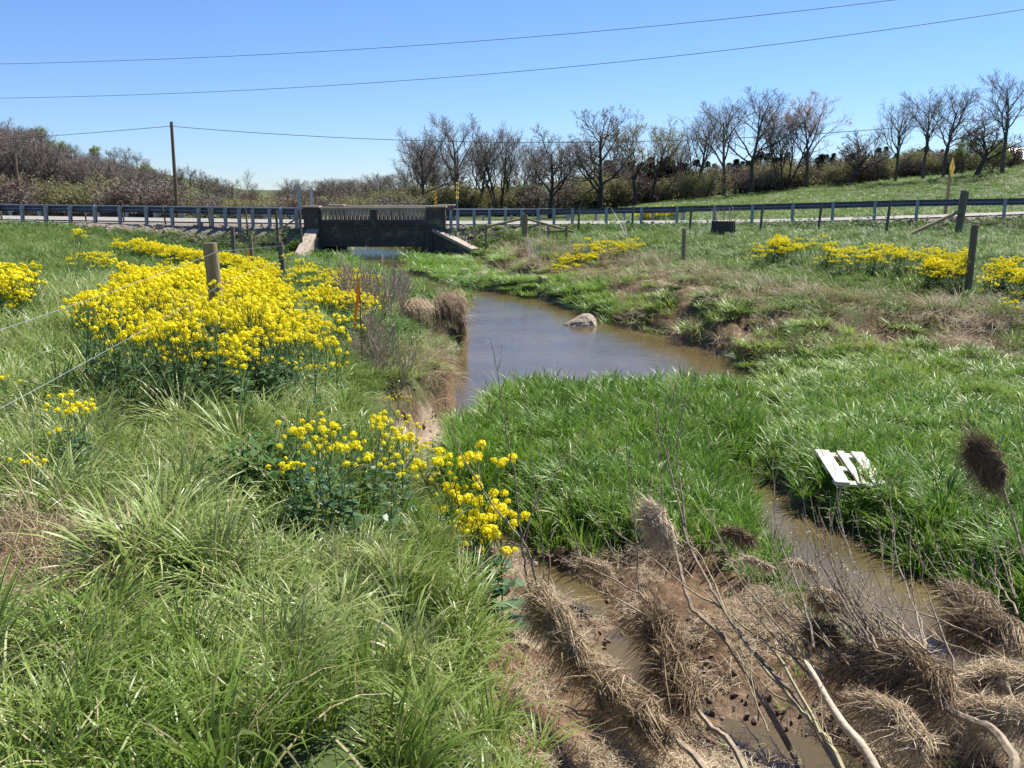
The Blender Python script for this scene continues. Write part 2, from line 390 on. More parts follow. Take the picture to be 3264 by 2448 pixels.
# ------------------------------------------------------------------ water
def water_mat():
    m, n = new_mat('muddy_water'); L = n.links.new
    out = N(n, 'ShaderNodeOutputMaterial'); b = N(n, 'ShaderNodeBsdfPrincipled')
    b.inputs['Roughness'].default_value = .03; b.inputs['IOR'].default_value = 1.52
    ge = N(n, 'ShaderNodeNewGeometry')
    q = N(n, 'ShaderNodeTexNoise'); q.inputs['Scale'].default_value = .7; q.inputs['Detail'].default_value = 3; L(ge.outputs['Position'], q.inputs['Vector'])
    rp = ramp(n, [(.35, (.1,.075,.034)), (.65, (.15,.11,.05))]); L(q.outputs[0], rp.inputs[0]); L(rp.outputs[0], b.inputs['Base Color'])
    mp = N(n, 'ShaderNodeMapping'); mp.inputs['Scale'].default_value = (2.2, 6.5, 1); L(ge.outputs['Position'], mp.inputs[0])
    w1 = N(n, 'ShaderNodeTexNoise'); w1.inputs['Scale'].default_value = 1.3; w1.inputs['Detail'].default_value = 3.5; L(mp.outputs[0], w1.inputs['Vector'])
    bp = N(n, 'ShaderNodeBump'); bp.inputs['Strength'].default_value = .16; bp.inputs['Distance'].default_value = .06
    L(w1.outputs[0], bp.inputs['Height']); L(bp.outputs[0], b.inputs['Normal'])
    tr = N(n, 'ShaderNodeBsdfTransparent'); tr.inputs[0].default_value = (.8,.62,.38,1)
    ms = N(n, 'ShaderNodeMixShader'); ms.inputs[0].default_value = .2
    L(b.outputs[0], ms.inputs[1]); L(tr.outputs[0], ms.inputs[2]); L(ms.outputs[0], out.inputs[0])
    return m
mb = MB()
wx = [-14,-10,-6,-2,2,6,10,14]; wy = [-6,0,5,10,16,24,32,40,50,60,80]
mb.add([(x,y,WZ) for y in wy for x in wx], [(j*8+i, j*8+i+1, (j+1)*8+i+1, (j+1)*8+i) for j in range(len(wy)-1) for i in range(7)])
water = mb.build('stream_water', water_mat()); water['kind'] = 'structure'

# ------------------------------------------------------------------ road
def offset_pl(P, off):
    out = []
    for i in range(len(P)):
        a = P[max(i-1,0)]; b = P[min(i+1,len(P)-1)]
        dx, dy = b[0]-a[0], b[1]-a[1]; l = math.hypot(dx, dy)
        out.append((P[i][0]+dy/l*off, P[i][1]-dx/l*off, P[i][2]))
    return out
asphalt = solid('asphalt', (.3,.285,.26), (.2,.19,.175), rough=.85, scale=3, bump=.1, bscale=60)
white_paint = solid('road_paint_white', (.7,.7,.68), (.5,.5,.48), rough=.6, scale=8, bump=0)
yellow_paint = solid('road_paint_yellow', (.6,.4,.03), (.45,.3,.03), rough=.6, scale=8, bump=0)
def strip(P, o0, o1, dz):
    A = offset_pl(P, o0); B = offset_pl(P, o1); q = MB()
    q.add([p for a, b in zip(A, B) for p in ((a[0],a[1],a[2]+dz), (b[0],b[1],b[2]+dz))], [(2*i, 2*i+1, 2*i+3, 2*i+2) for i in range(len(P)-1)])
    return q
road = strip(ROAD, -3.1, 3.1, .0).build('road', asphalt); road['kind'] = 'structure'
strip(ROAD, 2.75, 2.87, .005).build('edge_line', white_paint, road)
strip(ROAD, -2.87, -2.75, .005).build('edge_line', white_paint, road)
strip(ROAD, .06, .16, .005).build('centre_line', yellow_paint, road)
strip(ROAD, -.16, -.06, .005).build('centre_line', yellow_paint, road)

# ------------------------------------------------------------------ bridge
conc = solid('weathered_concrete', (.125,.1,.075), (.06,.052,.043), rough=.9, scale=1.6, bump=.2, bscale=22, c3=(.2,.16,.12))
conc_l = solid('pale_sunlit_concrete', (.42,.35,.27), (.3,.24,.18), rough=.9, scale=2.4, bump=.2, bscale=22)  # lighter concrete for sunlit balusters, copings, left wing; sunlight is in the colour
BY = BR_Y
def BX(u): return aty(u, 700, BY).x
def BZ(v): return aty(1200, v, BY).z
bridge = empty('road_bridge', (BX(1195), BY, BZ(840)))
tag(bridge, 'old dark concrete road bridge with baluster parapet over the stream', 'bridge')
bo = Vector(bridge.location)
def bbox(name, x0, x1, y0, y1, z0, z1, mat, parent=bridge, bv=.012):
    q = MB(); q.box(x0-bo.x, x1-bo.x, y0-bo.y, y1-bo.y, z0-bo.z, z1-bo.z); o = q.build(name, mat, parent)
    return bevel(o, bv) if bv else o
zt = BZ(660); zc = BZ(669); zo = BZ(700.5); zl = BZ(713.5); zb = BZ(787)
balm = {}
def baluster_mesh(h):
    q = MB(); a, b_ = .05, .062
    q.hexa([(-a,-.12,0),(a,-.12,0),(a,.12,0),(-a,.12,0)], [(-b_,-.12,h),(b_,-.12,h),(b_,.12,h),(-b_,.12,h)])
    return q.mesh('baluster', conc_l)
bmesh_ = baluster_mesh(zc-zo+.02)
def parapet(y0, y1, front):
    ym = (y0+y1)/2
    for ua, ub in ((969,1017), (1364,1420)):
        p = bbox('end_post', BX(ua), BX(ub), y0-.12, y1+.12, zl-.35, BZ(662.5), conc)
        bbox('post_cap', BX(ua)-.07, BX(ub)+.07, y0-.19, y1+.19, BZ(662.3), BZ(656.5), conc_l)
    bbox('parapet_post', BX(1180), BX(1201), y0, y1, zl-.02, zc+.003, conc)
    for ua, ub in ((1017,1024),(1357,1364)):
        bbox('parapet_panel', BX(ua)+.001, BX(ub), y0+.02, y1-.02, zl-.02, zc+.002, conc)
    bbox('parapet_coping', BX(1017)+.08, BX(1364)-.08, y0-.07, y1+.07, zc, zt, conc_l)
    for ua, ub in ((1024,1180),(1201,1357)):
        bbox('parapet_base', BX(ua)+.002, BX(ub)-.002, y0+.01, y1-.01, zl, zo, conc)
        for k in range(13):
            o = bpy.data.objects.new('baluster', bmesh_); COL.objects.link(o); o.parent = bridge
            x = BX(ua)+(BX(ub)-BX(ua))*k/12
            o.location = (x-bo.x, ym-bo.y, zo-.01-bo.z)
parapet(BY, BY+.34, True)
parapet(BY+7.26, BY+7.6, False)
bbox('ledge', BX(1010), BX(1366), BY-.1, BY+.5, zl-.07, zl+.004, conc)
bbox('ledge', BX(1010), BX(1366), BY+7.1, BY+7.7, zl-.07, zl+.004, conc)
bbox('girder', BX(1012), BX(1363), BY+.02, BY+.6, zb, zl-.06, conc, bv=.02)
bbox('girder', BX(1012), BX(1363), BY+7.0, BY+7.58, zb, zl-.06, conc, bv=.02)
bbox('deck', BX(1012)+.01, BX(1363)-.01, BY+.55, BY+7.05, zb+.55, -.07, conc, bv=0)
bbox('abutment', BX(985), BX(1027), BY-.02, BY+7.5, -2.5, zb+.12, conc)
bbox('abutment', BX(1342), BX(1405), BY-.02, BY+7.5, -2.5, zb+.12, conc)
bbox('buttress', BX(1002), BX(1024), BY-.16, BY+.05, -2.5, zl-.3, conc)
bbox('buttress', BX(1356), BX(1380), BY-.16, BY+.05, -2.5, zl-.3, conc)
def wing(a, b, thick, cap_w, mat_face, out):
    """sloping wing wall from a (by the bridge) to b (low end); thick is a horizontal vector away from the visible face"""
    a = Vector(a)-bo; b = Vector(b)-bo; t = Vector(thick); zb0 = -2.4-bo.z
    q = MB(); lo = []; hi = []
    for p in (a, b, b+t, a+t): lo.append((p.x, p.y, zb0)); hi.append((p.x, p.y, p.z-.16))
    w_ = bevel(q.build('wing_wall', mat_face, bridge), .01)
    q2 = MB(); n_ = t.normalized()*.07; e = (b-a).normalized()*.1
    A = [a-n_, b+e-n_, b+e+t+n_, a+t+n_]
    q2.hexa([p-Vector((0,0,.17)) for p in A], [p for p in A])
    bevel(q2.build('wing_coping', conc_l, bridge), .015)
    q.hexa(lo, hi)
    bpy.data.objects.remove(w_)
    w_ = bevel(q.build('wing_wall', mat_face, bridge), .01)
    return w_
wl_a = aty(1012, 729, BY-.1); wl_b = aty(962, 832, BY-3.9)
wing(wl_a, wl_b, (-.5,-.06,0), .6, conc_l, 1)
wr_a = aty(1380, 729, BY-.1); wr_b = aty(1502, 791, BY-2.7)
dirr = Vector((wr_b.x-wr_a.x, wr_b.y-wr_a.y, 0)).normalized()
wing(wr_a, wr_b, Vector((-dirr.y, dirr.x, 0))*.42, .5, conc, 1)
q = MB(); e = aty(1546, 793, BY-2.9)
a3 = wr_b-bo; b3 = e-bo
q.hexa([(a3.x,a3.y-.02,-2.3-bo.z),(b3.x,b3.y,-2.3-bo.z),(b3.x,b3.y+.42,-2.3-bo.z),(a3.x,a3.y+.4,-2.3-bo.z)],
       [(a3.x,a3.y-.02,b3.z),(b3.x,b3.y,b3.z),(b3.x,b3.y+.42,b3.z),(a3.x,a3.y+.4,b3.z)])
bevel(q.build('wing_end_block', conc, bridge), .015)

# ------------------------------------------------------------------ guard rails
steel = solid('galvanised_steel', (.16,.185,.225), (.11,.13,.165), rough=.5, scale=3, bump=.03, metal=.5, spec=.5)
steel_p = solid('galvanised_post', (.29,.31,.34), (.2,.22,.25), rough=.5, scale=5, bump=.05, metal=.4)
block_m = solid('blockout', (.06,.06,.065), (.04,.04,.04), rough=.7, scale=5, bump=.05)
refl = solid('white_reflector', (.8,.8,.8), (.7,.7,.7), rough=.4, scale=5, bump=0)
PROF = [(-.005,-.155),(.02,-.15),(.075,-.12),(.08,-.095),(.0,-.03),(.0,.03),(.08,.095),(.075,.12),(.02,.15),(-.005,.155)]
def proj_u(x, y, z=0.9):
    d = Vector((x, y, z-EYE)); fw = d.y*math.cos(PITCH)-d.z*math.sin(PITCH)
    return 1632+FPX*d.x/fw
def guardrail(label, off, us, vtab, uends, road_side, seen_from_back=True, refl_at=()):
    P = offset_pl(ROAD, off); xu = [(proj_u(p[0], p[1], p[2]+.7), p) for p in P if p[1] > 12]
    U = np.array([q[0] for q in xu]); X = np.array([q[1][0] for q in xu]); Yp = np.array([q[1][1] for q in xu]); Zp = np.array([q[1][2] for q in xu])
    def pt(u):
        x = np.interp(u, U, X); y = np.interp(u, U, Yp)
        z = aty(u, np.interp(u, vtab[0], vtab[1]), y).z if vtab else np.interp(u, U, Zp)+.74
        return Vector((x, y, z))
    p0 = pt(us[0]); root = empty('guardrail', (p0.x, p0.y, ground_z(p0.x, p0.y))); o_ = Vector(root.location)
    tag(root, label, 'guardrail')
    uu = np.arange(uends[0], uends[1], 20.0); pts = [pt(u) for u in uu]
    q = MB(); prof = PROF+[(a-.012, b) for a, b in PROF[::-1]]; n_ = len(prof); vv = []
    for i, p in enumerate(pts):
        d = pts[min(i+1,len(pts)-1)]-pts[max(i-1,0)]; d.z = 0; d.normalize(); nrm = Vector((-d.y, d.x, 0))*road_side
        for a, b in prof: vv.append(p+nrm*(a+.24)+Vector((0,0,b-.155))-o_)
    ff = [(i*n_+j, (i+1)*n_+j, (i+1)*n_+(j+1) % n_, i*n_+(j+1) % n_) for i in range(len(pts)-1) for j in range(n_)]
    ff += [tuple(range(n_)), tuple((len(pts)-1)*n_+j for j in range(n_-1,-1,-1))]
    q.add(vv, ff); rl = q.build('rail', steel, root)
    for k, u in enumerate(us):
        p = pt(u); d = pt(u+10)-pt(u-10); ang = math.atan2(d.y, d.x); gz_ = min(ground_z(p.x, p.y), p.z-.5)
        h = p.z-gz_+.35
        q = MB(); q.box(-.075,.075,-.085,-.075,-h,-.0); q.box(-.075,.075,.075,.085,-h,-.0); q.box(-.006,.006,-.0745,.0745,-h+.002,-.002)
        po = q.build('post', steel_p, root, loc=p-o_+Vector((0,0,.01)), rot=(0,0,ang))
        q = MB(); q.box(-.05,.05,.087*road_side if road_side > 0 else -.215, .215 if road_side > 0 else -.087,-.33,-.02)
        q.build('blockout', block_m, po)
    for u in refl_at:
        p = pt(u); q = MB(); q.box(-.04,.04,-.01,.01,-.02,.12); q.build('reflector', refl, root, loc=p-o_+Vector((0,.1,0)))
    return root
guardrail('long steel guardrail left of the bridge beside the mustard field', 3.75,
          [-90,-10,69,145,222,301,381,465,547,632,674,717,761,804,858,894,944], ([-100,0,500,960],[653.5,655,661,667.5]), (-150,972), 1, refl_at=(298,891))
guardrail('long steel guardrail right of the bridge rising towards the curve', 3.75,
          [1437,1459,1511,1560,1611,1663,1715,1766,1825,1933,2045,2159,2278,2399,2528,2656,2790,2925,3062,3206,3350], ([1420,1700,1900,2150,2528,2900,3264,3500],[669.5,667,664,658,648,637.5,631.5,628]), (1421,3440), 1, refl_at=(1611,))
guardrail('guardrail on the far side of the road left of the bridge', -3.75,
          [-60,30,122,218,310,402,492,580,668,756,844,930], None, (-120,962), -1)
guardrail('short guardrail on the far side of the road right of the bridge', -3.75,
          [1450,1540,1630,1720,1810,1900,1990,2080,2180], None, (1430,2210), -1)

# ------------------------------------------------------------------ wooden posts and fences
wood_o = solid('treated_pine', (.30,.235,.125), (.2,.155,.085), rough=.85, scale=7, bump=.3, stretch=(1,1,.08), bscale=40)
wood_g = solid('grey_fence_wood', (.17,.145,.11), (.095,.082,.062), rough=.9, scale=7, bump=.3, stretch=(1,1,.08), bscale=40)
wood_r = solid('reddish_wood', (.24,.15,.09), (.14,.09,.055), rough=.9, scale=7, bump=.3, stretch=(1,1,.08), bscale=40)
wire_m = solid('fence_wire', (.4,.42,.43), (.3,.32,.33), rough=.4, scale=20, bump=0, metal=.3)
def round_post(name, mat, base, top, r, parent=None, n=14, orig=None):
    orig = orig or Vector((0,0,0)); q = MB(); base = Vector(base); top = Vector(top)
    k = 6; pts = [base.lerp(top, i/(k-1))-orig for i in range(k)]
    pts += [pts[-1]+(top-base).normalized()*.006]
    q.tube(pts, [r*(1.02-.02*i) for i in range(k)]+[r*.9], n)
    return q.build(name, mat, parent)
def fence(name_label, posts, mat, wires=(), r=.06, cat='fence', wire_r=.0025, depth=.45):
    """posts: (u_top, v_top, u_base, Y)"""
    first = aty(posts[0][2], 700, posts[0][3]); root = empty('wire_fence', (first.x, first.y, ground_z(first.x, first.y)))
    tag(root, name_label, cat); o_ = Vector(root.location); P = []
    for (ut, vt, ub, Y, *rr) in posts:
        t = aty(ut, vt, Y); b_ = aty(ub, vt, Y); b_.z = ground_z(b_.x, b_.y)-depth
        rad = rr[0] if rr else r
        round_post('post', mat, b_, t, rad, root, orig=o_); P.append((Vector((b_.x, b_.y, b_.z+depth)), t, rad))
    for fr in wires:
        pts = []
        for i, (b_, t, rad) in enumerate(P):
            pts.append(b_.lerp(t, fr)+Vector((.0, -rad-.002, 0))-o_)
        q = MB(); q.tube(pts, wire_r, 4, False); q.build('wire', wire_m, root)
    return root
# near strand of fence on the left bank: first post out of frame behind the photographer's left shoulder
nf = empty('wire_fence', (0,0,0)); tag(nf, 'two-strand wire fence on stout round posts through the mustard patch', 'fence')
p1t = aty(668, 776, 9.7); zb_ = ground_z(p1t.x-.03, 9.7); nf.location = (p1t.x, 9.7, zb_); o_ = Vector(nf.location)
near_posts = [(Vector((-2.05,1.0,-.4)), Vector((-2.05,1.0,1.32)), .08), (Vector((p1t.x+.09,9.7,zb_-.4)), p1t, .081)]
for (u, vt, Y, ub, r_) in ((893,772,25,900,.082),(797,747,38,800,.08)):
    t = aty(u, vt, Y); b_ = aty(ub, vt, Y); b_.z = ground_z(b_.x, b_.y)-.4; near_posts.append((b_, t, r_))
for b_, t, r_ in near_posts: round_post('post', wood_o if r_ < .0815 else wood_g, b_, t, r_, nf, 18, o_)
stm = solid('staple', (.12,.12,.12), rough=.5, bump=0)
for va in (802, 905):
    a_ = aty(690, va, 9.7); a_.y = 9.7-.02; a_.x = near_posts[1][1].x+.083+(.03 if va > 850 else 0)
    hh = a_.z
    pts = [Vector((-2.05+.085,1.0,hh+.02))]
    for i in range(1, 7): 
        t_ = i/7; pts.append(pts[0].lerp(a_, t_)+Vector((0,0,-.03*math.sin(math.pi*t_))))
    pts.append(a_)
    for k in (2, 3):
        b_, t, r_ = near_posts[k]; fr = (hh-zb_)/(p1t.z-zb_); g_ = b_.z+.4
        pts.append(Vector((b_.x+r_*.9, b_.y, g_+(t.z-g_)*fr)))
    q = MB(); q.tube([p-o_ for p in pts], .0017, 5, False); q.build('wire', wire_m, nf)
    q = MB(); q.tube([a_-o_+Vector((-.03,-.0,.0)), a_-o_+Vector((.014,-.01,.004)), a_-o_+Vector((.014,.01,-.01))], .004, 5); q.build('staple', stm, nf)
o = round_post('fence_post', wood_g, aty(744, 785, 34)-Vector((0,0,1.2)), aty(740, 723, 34), .085)
tag(o, 'lone leaning fence post in the flowers before the far bank', 'post')
fence('leaning thin posts of the roadside fence left of the bridge',
      [(-4,657,6,53),(133,656,143,52.6),(265,657,274,52.2),(386,655,394,51.8),(518,660,527,51.2),(661,662,669,50.5),(782,664,788,49.6),(879,669,883,48.6,.075),(955,676,957,48.2,.08)],
      wood_g, (.35,.6,.85), r=.05)
fr = fence('roadside wire fence of thin posts right of the bridge, past the stump',
      [(1846,666,1845,46.8),(2018,659,2016,45.6),(2204,661,2201,44.2),(2431,655,2427,42),(2619,650,2612,40.2),(2838,642,2831,38.5)],
      wood_g, (.35,.6,.85), r=.06)
q = MB(); a_ = aty(945, 697, 48.1); b_ = aty(897, 727, 48.1)
o = empty('brace_rail', (b_.x, b_.y, b_.z)); bpy.data.objects.remove(o)
q.tube([b_, a_], .05, 8); o = q.build('brace_rail', wood_o); tag(o, 'slanting wooden brace against the fence end left of the bridge', 'brace')
# corner assembly right of the bridge
ca = aty(1676, 755, 46); root = empty('fence_corner', (ca.x, ca.y, ground_z(ca.x, ca.y))); o_ = Vector(root.location)
tag(root, 'braced wooden fence corner with slanted rails beside the bridge', 'fence')
for (u, vt, Y, r_) in ((1549,716,45.5,.07),(1668,680,46,.08),(1677,686,45.9,.09)):
    t = aty(u, vt, Y); b_ = t.copy(); b_.z = ground_z(t.x, t.y)-.4; round_post('post', wood_o, b_, t, r_, root, orig=o_)
for (u0, v0, Y0, u1, v1, Y1) in ((1551,722,45.5,1666,697,46),(1680,698,45.9,1830,740,45.0)):
    q = MB(); q.tube([aty(u0,v0,Y0)-o_, aty(u1,v1,Y1)-o_], .06, 8); q.build('brace_rail', wood_o, root)
ca = aty(1777, 757, 43.5); root = empty('post_frame', (ca.x, ca.y, ground_z(ca.x, ca.y))); o_ = Vector(root.location)
tag(root, 'low H-shaped wooden post frame behind the right mustard clump', 'fence')
for u, vt in ((1748,723),(1806,719)):
    t = aty(u, vt, 43.5); b_ = t.copy(); b_.z = ground_z(t.x, t.y)-.4; round_post('post', wood_o, b_, t, .075, root, orig=o_)
q = MB(); q.tube([aty(1748,737,43.5)-o_, aty(1806,735,43.5)-o_], .06, 8); q.build('cross_rail', wood_o, root)
q = MB(); b_ = aty(1777,772,43.2); q.tube([aty(1775,738,43.3)-o_, Vector((b_.x, b_.y, ground_z(b_.x, b_.y)-.1))-o_], .03, 8); q.build('stake', wood_o, root)
# big end post with brace at the right
t = aty(3073, 608, 37.5); gz_ = ground_z(t.x-.05, 37.5); root = empty('fence_end', (t.x, 37.5, gz_)); o_ = Vector(root.location)
tag(root, 'tall double fence end post with long slanted brace on the right', 'fence')
round_post('post', wood_g, (t.x-.1, 37.5, gz_-.4), t, .13, root, orig=o_)
round_post('post', wood_g, (t.x+.02, 37.7, gz_-.4), aty(3082, 612, 37.7), .1, root, orig=o_)
q = MB(); bb = aty(2876,714,36.6); bb.z = ground_z(bb.x, bb.y); q.tube([aty(3062,672,37.4)-o_, bb-o_], .075, 8); q.build('brace_rail', wood_o, root)
for (ut, vt, ub, vb, Y, lab, r_) in ((2181,728,2178,832,30,'square-topped thin field post above the debris bank',.07),(3108,718,3089,885,20.2,'thick weathered field post leaning right among the yellow flowers',.082)):
    t = aty(ut, vt, Y); b_ = aty(ub, vb, Y); b_.z = ground_z(b_.x, b_.y)-.4
    o = round_post('field_post', wood_o if Y > 25 else wood_g, b_, t, r_); tag(o, lab, 'post')

# ------------------------------------------------------------------ signs
sign_y = solid('sign_yellow', (.78,.5,.02), (.72,.45,.02), rough=.45, scale=3, bump=0)
sign_k = solid('sign_black', (.015,.015,.015), (.02,.02,.02), rough=.5, scale=3, bump=0)
sign_back = solid('sign_back_metal', (.4,.41,.42), (.3,.31,.32), rough=.5, scale=4, bump=.02, metal=.5)
def marker(label, u, vtop, vbot, Y, rz, width, striped, tilt=0.0):
    t = aty(u, vtop, Y); b_ = aty(u, vbot, Y); h = t.z-b_.z; gz_ = ground_z(t.x, Y)
    root = empty('object_marker', (t.x+tilt*(t.z-gz_)*-1, Y, gz_)); tag(root, label, 'sign')
    q = MB(); q.bar((0,0,-.4), (tilt*(t.z-gz_), 0, t.z-gz_-.02), .06, .035, (1,0,0)); q.build('post', sign_back, root)
    pn = MB(); pn.box(-width/2,width/2,-.004,.004,0,h)
    po = pn.build('panel', sign_y if striped else sign_back, root, loc=(tilt*(b_.z-gz_),0,b_.z-gz_), rot=(0,0,rz))
    if tilt: po.rotation_euler = (0, math.atan(tilt), rz)
    po.location.y = -.03 if striped else .03
    if striped:
        bw = .17; k = 0; c = -.12
        while c < h:
            pts = [(-width/2, c), (width/2, c+width), (width/2, c+width+bw*.62), (-width/2, c+bw*.62)]
            pts = [(x, min(max(z, 0.002), h-.002)) for x, z in pts]
            q = MB(); q.add([(x*.98, -.0065, z) for x, z in pts], [(0,1,2,3)]); q.build('stripe', sign_k, po); c += bw*1.55
    return root
marker('yellow and black striped marker panel above the bridge end post', 1388, 609, 654, 57.9, .15, .21, True)
marker('narrow edge-on striped marker on a leaning post by the guardrail end', 1459, 581, 634, 49.6, 1.15, .3, True, .04)
marker('grey back of a tall marker sign left of the bridge parapet', 949, 594, 668, 49.6, .6, .2, False, -.05)
marker('grey back of a marker sign behind the bridge parapet', 991, 603, 655, 57.9, .35, .2, False)
t = aty(3034, 535, 50.5); gz_ = ground_z(t.x, 50.5); root = empty('warning_sign', (t.x, 50.5, gz_))
tag(root, 'yellow diamond curve warning sign with black arrow on a wooden post', 'sign')
q = MB(); q.bar((-.1,.06,-.4), (0,.06,t.z-gz_+.45), .14, .1, (0,1,0)); q.build('post', wood_o, root)
s_ = .57; q = MB(); q.add([(0,-.012,-s_),(s_,-.012,0),(0,-.012,s_),(-s_,-.012,0),(0,0,-s_),(s_,0,0),(0,0,s_),(-s_,0,0)],
    [(0,1,2,3),(7,6,5,4),(0,4,5,1),(1,5,6,2),(2,6,7,3),(3,7,4,0)])
panel = q.build('panel', sign_y, root, loc=(-.02,-.08,t.z-gz_), rot=(0,0,math.radians(50)))
q = MB(); pts = [(-.06,-.26),(-.06,-.05),(-.03,.02),(.05,.09),(.07,.15)]
for (a0, b0), (a1, b1) in zip(pts[:-1], pts[1:]): q.add([(a0-.045,-.017,b0),(a0+.045,-.017,b0),(a1+.045,-.017,b1),(a1-.045,-.017,b1)], [(0,1,2,3)])
q.add([(-.06,-.017,.15),(.2,-.017,.15),(.07,-.017,.33)], [(0,1,2)]); q.build('arrow', sign_k, panel)
q = MB()
for sg in (0,1,2,3):
    c0 = [(0,-1),(1,0),(0,1),(-1,0)][sg]; c1 = [(1,0),(0,1),(-1,0),(0,-1)][sg]
    q.add([(c0[0]*s_*.95,-.0165,c0[1]*s_*.95),(c1[0]*s_*.95,-.0165,c1[1]*s_*.95),(c1[0]*s_*.91,-.0165,c1[1]*s_*.91),(c0[0]*s_*.91,-.0165,c0[1]*s_*.91)], [(0,1,2,3)])
q.build('border', sign_k, panel)

# ------------------------------------------------------------------ utility poles and overhead lines
pole_m = solid('pole_wood', (.2,.125,.085), (.12,.075,.052), rough=.9, scale=5, bump=.3, stretch=(1,1,.05), bscale=30)
def pole(label, top, r=.13, lean=0.0):
    g_ = ground_z(top.x, top.y); root = empty('utility_pole', (top.x-lean, top.y, g_)); tag(root, label, 'pole')
    q = MB(); q.tube([(0,0,-.8),(lean*.5,0,(top.z-g_)*.5),(lean,0,top.z-g_)], [r*1.15,r,r*.85], 12); q.build('shaft', pole_m, root)
    q = MB(); q.box(lean-.06,lean+.06,-r-.1,-r*.7,top.z-g_-.42,top.z-g_-.3); q.build('insulator', block_m, root)
    return root
PT = aty(546, 388, 75)
pole('bare brown wooden utility pole rising behind the left guardrail', PT, .14, .12)
wire_k = solid('overhead_wire', (.03,.035,.045), rough=.6, bump=0)
def overhead(label, px, Y0, Y1, r, u0, u1, n=40):
    (ua,va),(ub,vb),(uc,vc) = px
    A = np.linalg.solve(np.array([[ua*ua,ua,1],[ub*ub,ub,1],[uc*uc,uc,1]], float), np.array([va,vb,vc], float))
    pts = []
    for i in range(n+1):
        u = u0+(u1-u0)*i/n; v = A[0]*u*u+A[1]*u+A[2]; iy = 1/Y0+(1/Y1-1/Y0)*i/n
        pts.append(aty(u, v, 1/iy))
    q = MB(); q.tube(pts, r, 4, False); o = q.build('overhead_wire', wire_k); tag(o, label, 'wire'); return pts[0], pts[-1]
a0, a1 = overhead('topmost thin overhead wire crossing the sky', ((0,204),(1328,145),(2848,0)), 72, 36, .013, -350, 3900)
b0, b1 = overhead('second overhead wire crossing the sky below the topmost one', ((0,313),(1328,254),(3264,30)), 72, 36, .013, -350, 3900)
c0, c1 = overhead('sagging wire from the brown utility pole across the bare trees', ((552,403),(1500,452),(3264,368)), 74.9, 50, .02, 546, 3900)
d0, d1 = overhead('wire from the brown utility pole down to the left woods', ((545,402),(270,425),(0,445)), 74.9, 95, .02, 546, -330)
for tp, lab in ((a0,'tall utility pole beyond the left woods carrying the two high wires'),(a1,'tall utility pole right of the road carrying the two high wires'),(c1,'utility pole right of the road carrying the sagging wire'),(d1,'utility pole in the left woods carrying the single wire')):
    pole(lab, tp+Vector((0,.15,.36)), .14)
pole('dark utility pole standing in front of the left wooded slope', aty(46, 490, 90), .16)

# ------------------------------------------------------------------ trees
bark = solid('grey_bark', (.115,.095,.075), (.06,.05,.042), rough=.95, scale=3, bump=.3, stretch=(1,1,.25), rndmix=.25)
bark_d = solid('dark_bark', (.075,.06,.048), (.04,.033,.028), rough=.95, scale=3, bump=.3, stretch=(1,1,.25), rndmix=.25)
twig_m = solid('bare_twigs', (.33,.27,.22), (.22,.18,.15), rough=.95, scale=.8, bump=0, rndmix=.3)
twig_r = solid('reddish_twigs', (.3,.2,.155), (.2,.135,.105), rough=.95, scale=.8, bump=0, rndmix=.3)
bud_green = leafy('spring_buds', [(.1,(.19,.19,.06)),(.9,(.3,.3,.1))], rough=.6, trans=.35, inst=False)
bud_gold = leafy('golden_buds', [(.1,(.32,.28,.1)),(.9,(.45,.4,.16))], rough=.6, trans=.35, inst=False)
bud_orange = leafy('orange_buds', [(.1,(.42,.26,.15)),(.9,(.55,.36,.22))], rough=.6, trans=.35, inst=False)
leaf_green = leafy('young_leaves', [(.1,(.22,.3,.06)),(.9,(.36,.44,.11))], rough=.6, trans=.35, inst=False)
ever_m = leafy('evergreen_needles', [(.1,(.018,.032,.012)),(.9,(.05,.07,.025))], rough=.7, trans=.1, inst=False)
UP = Vector((0,0,1))
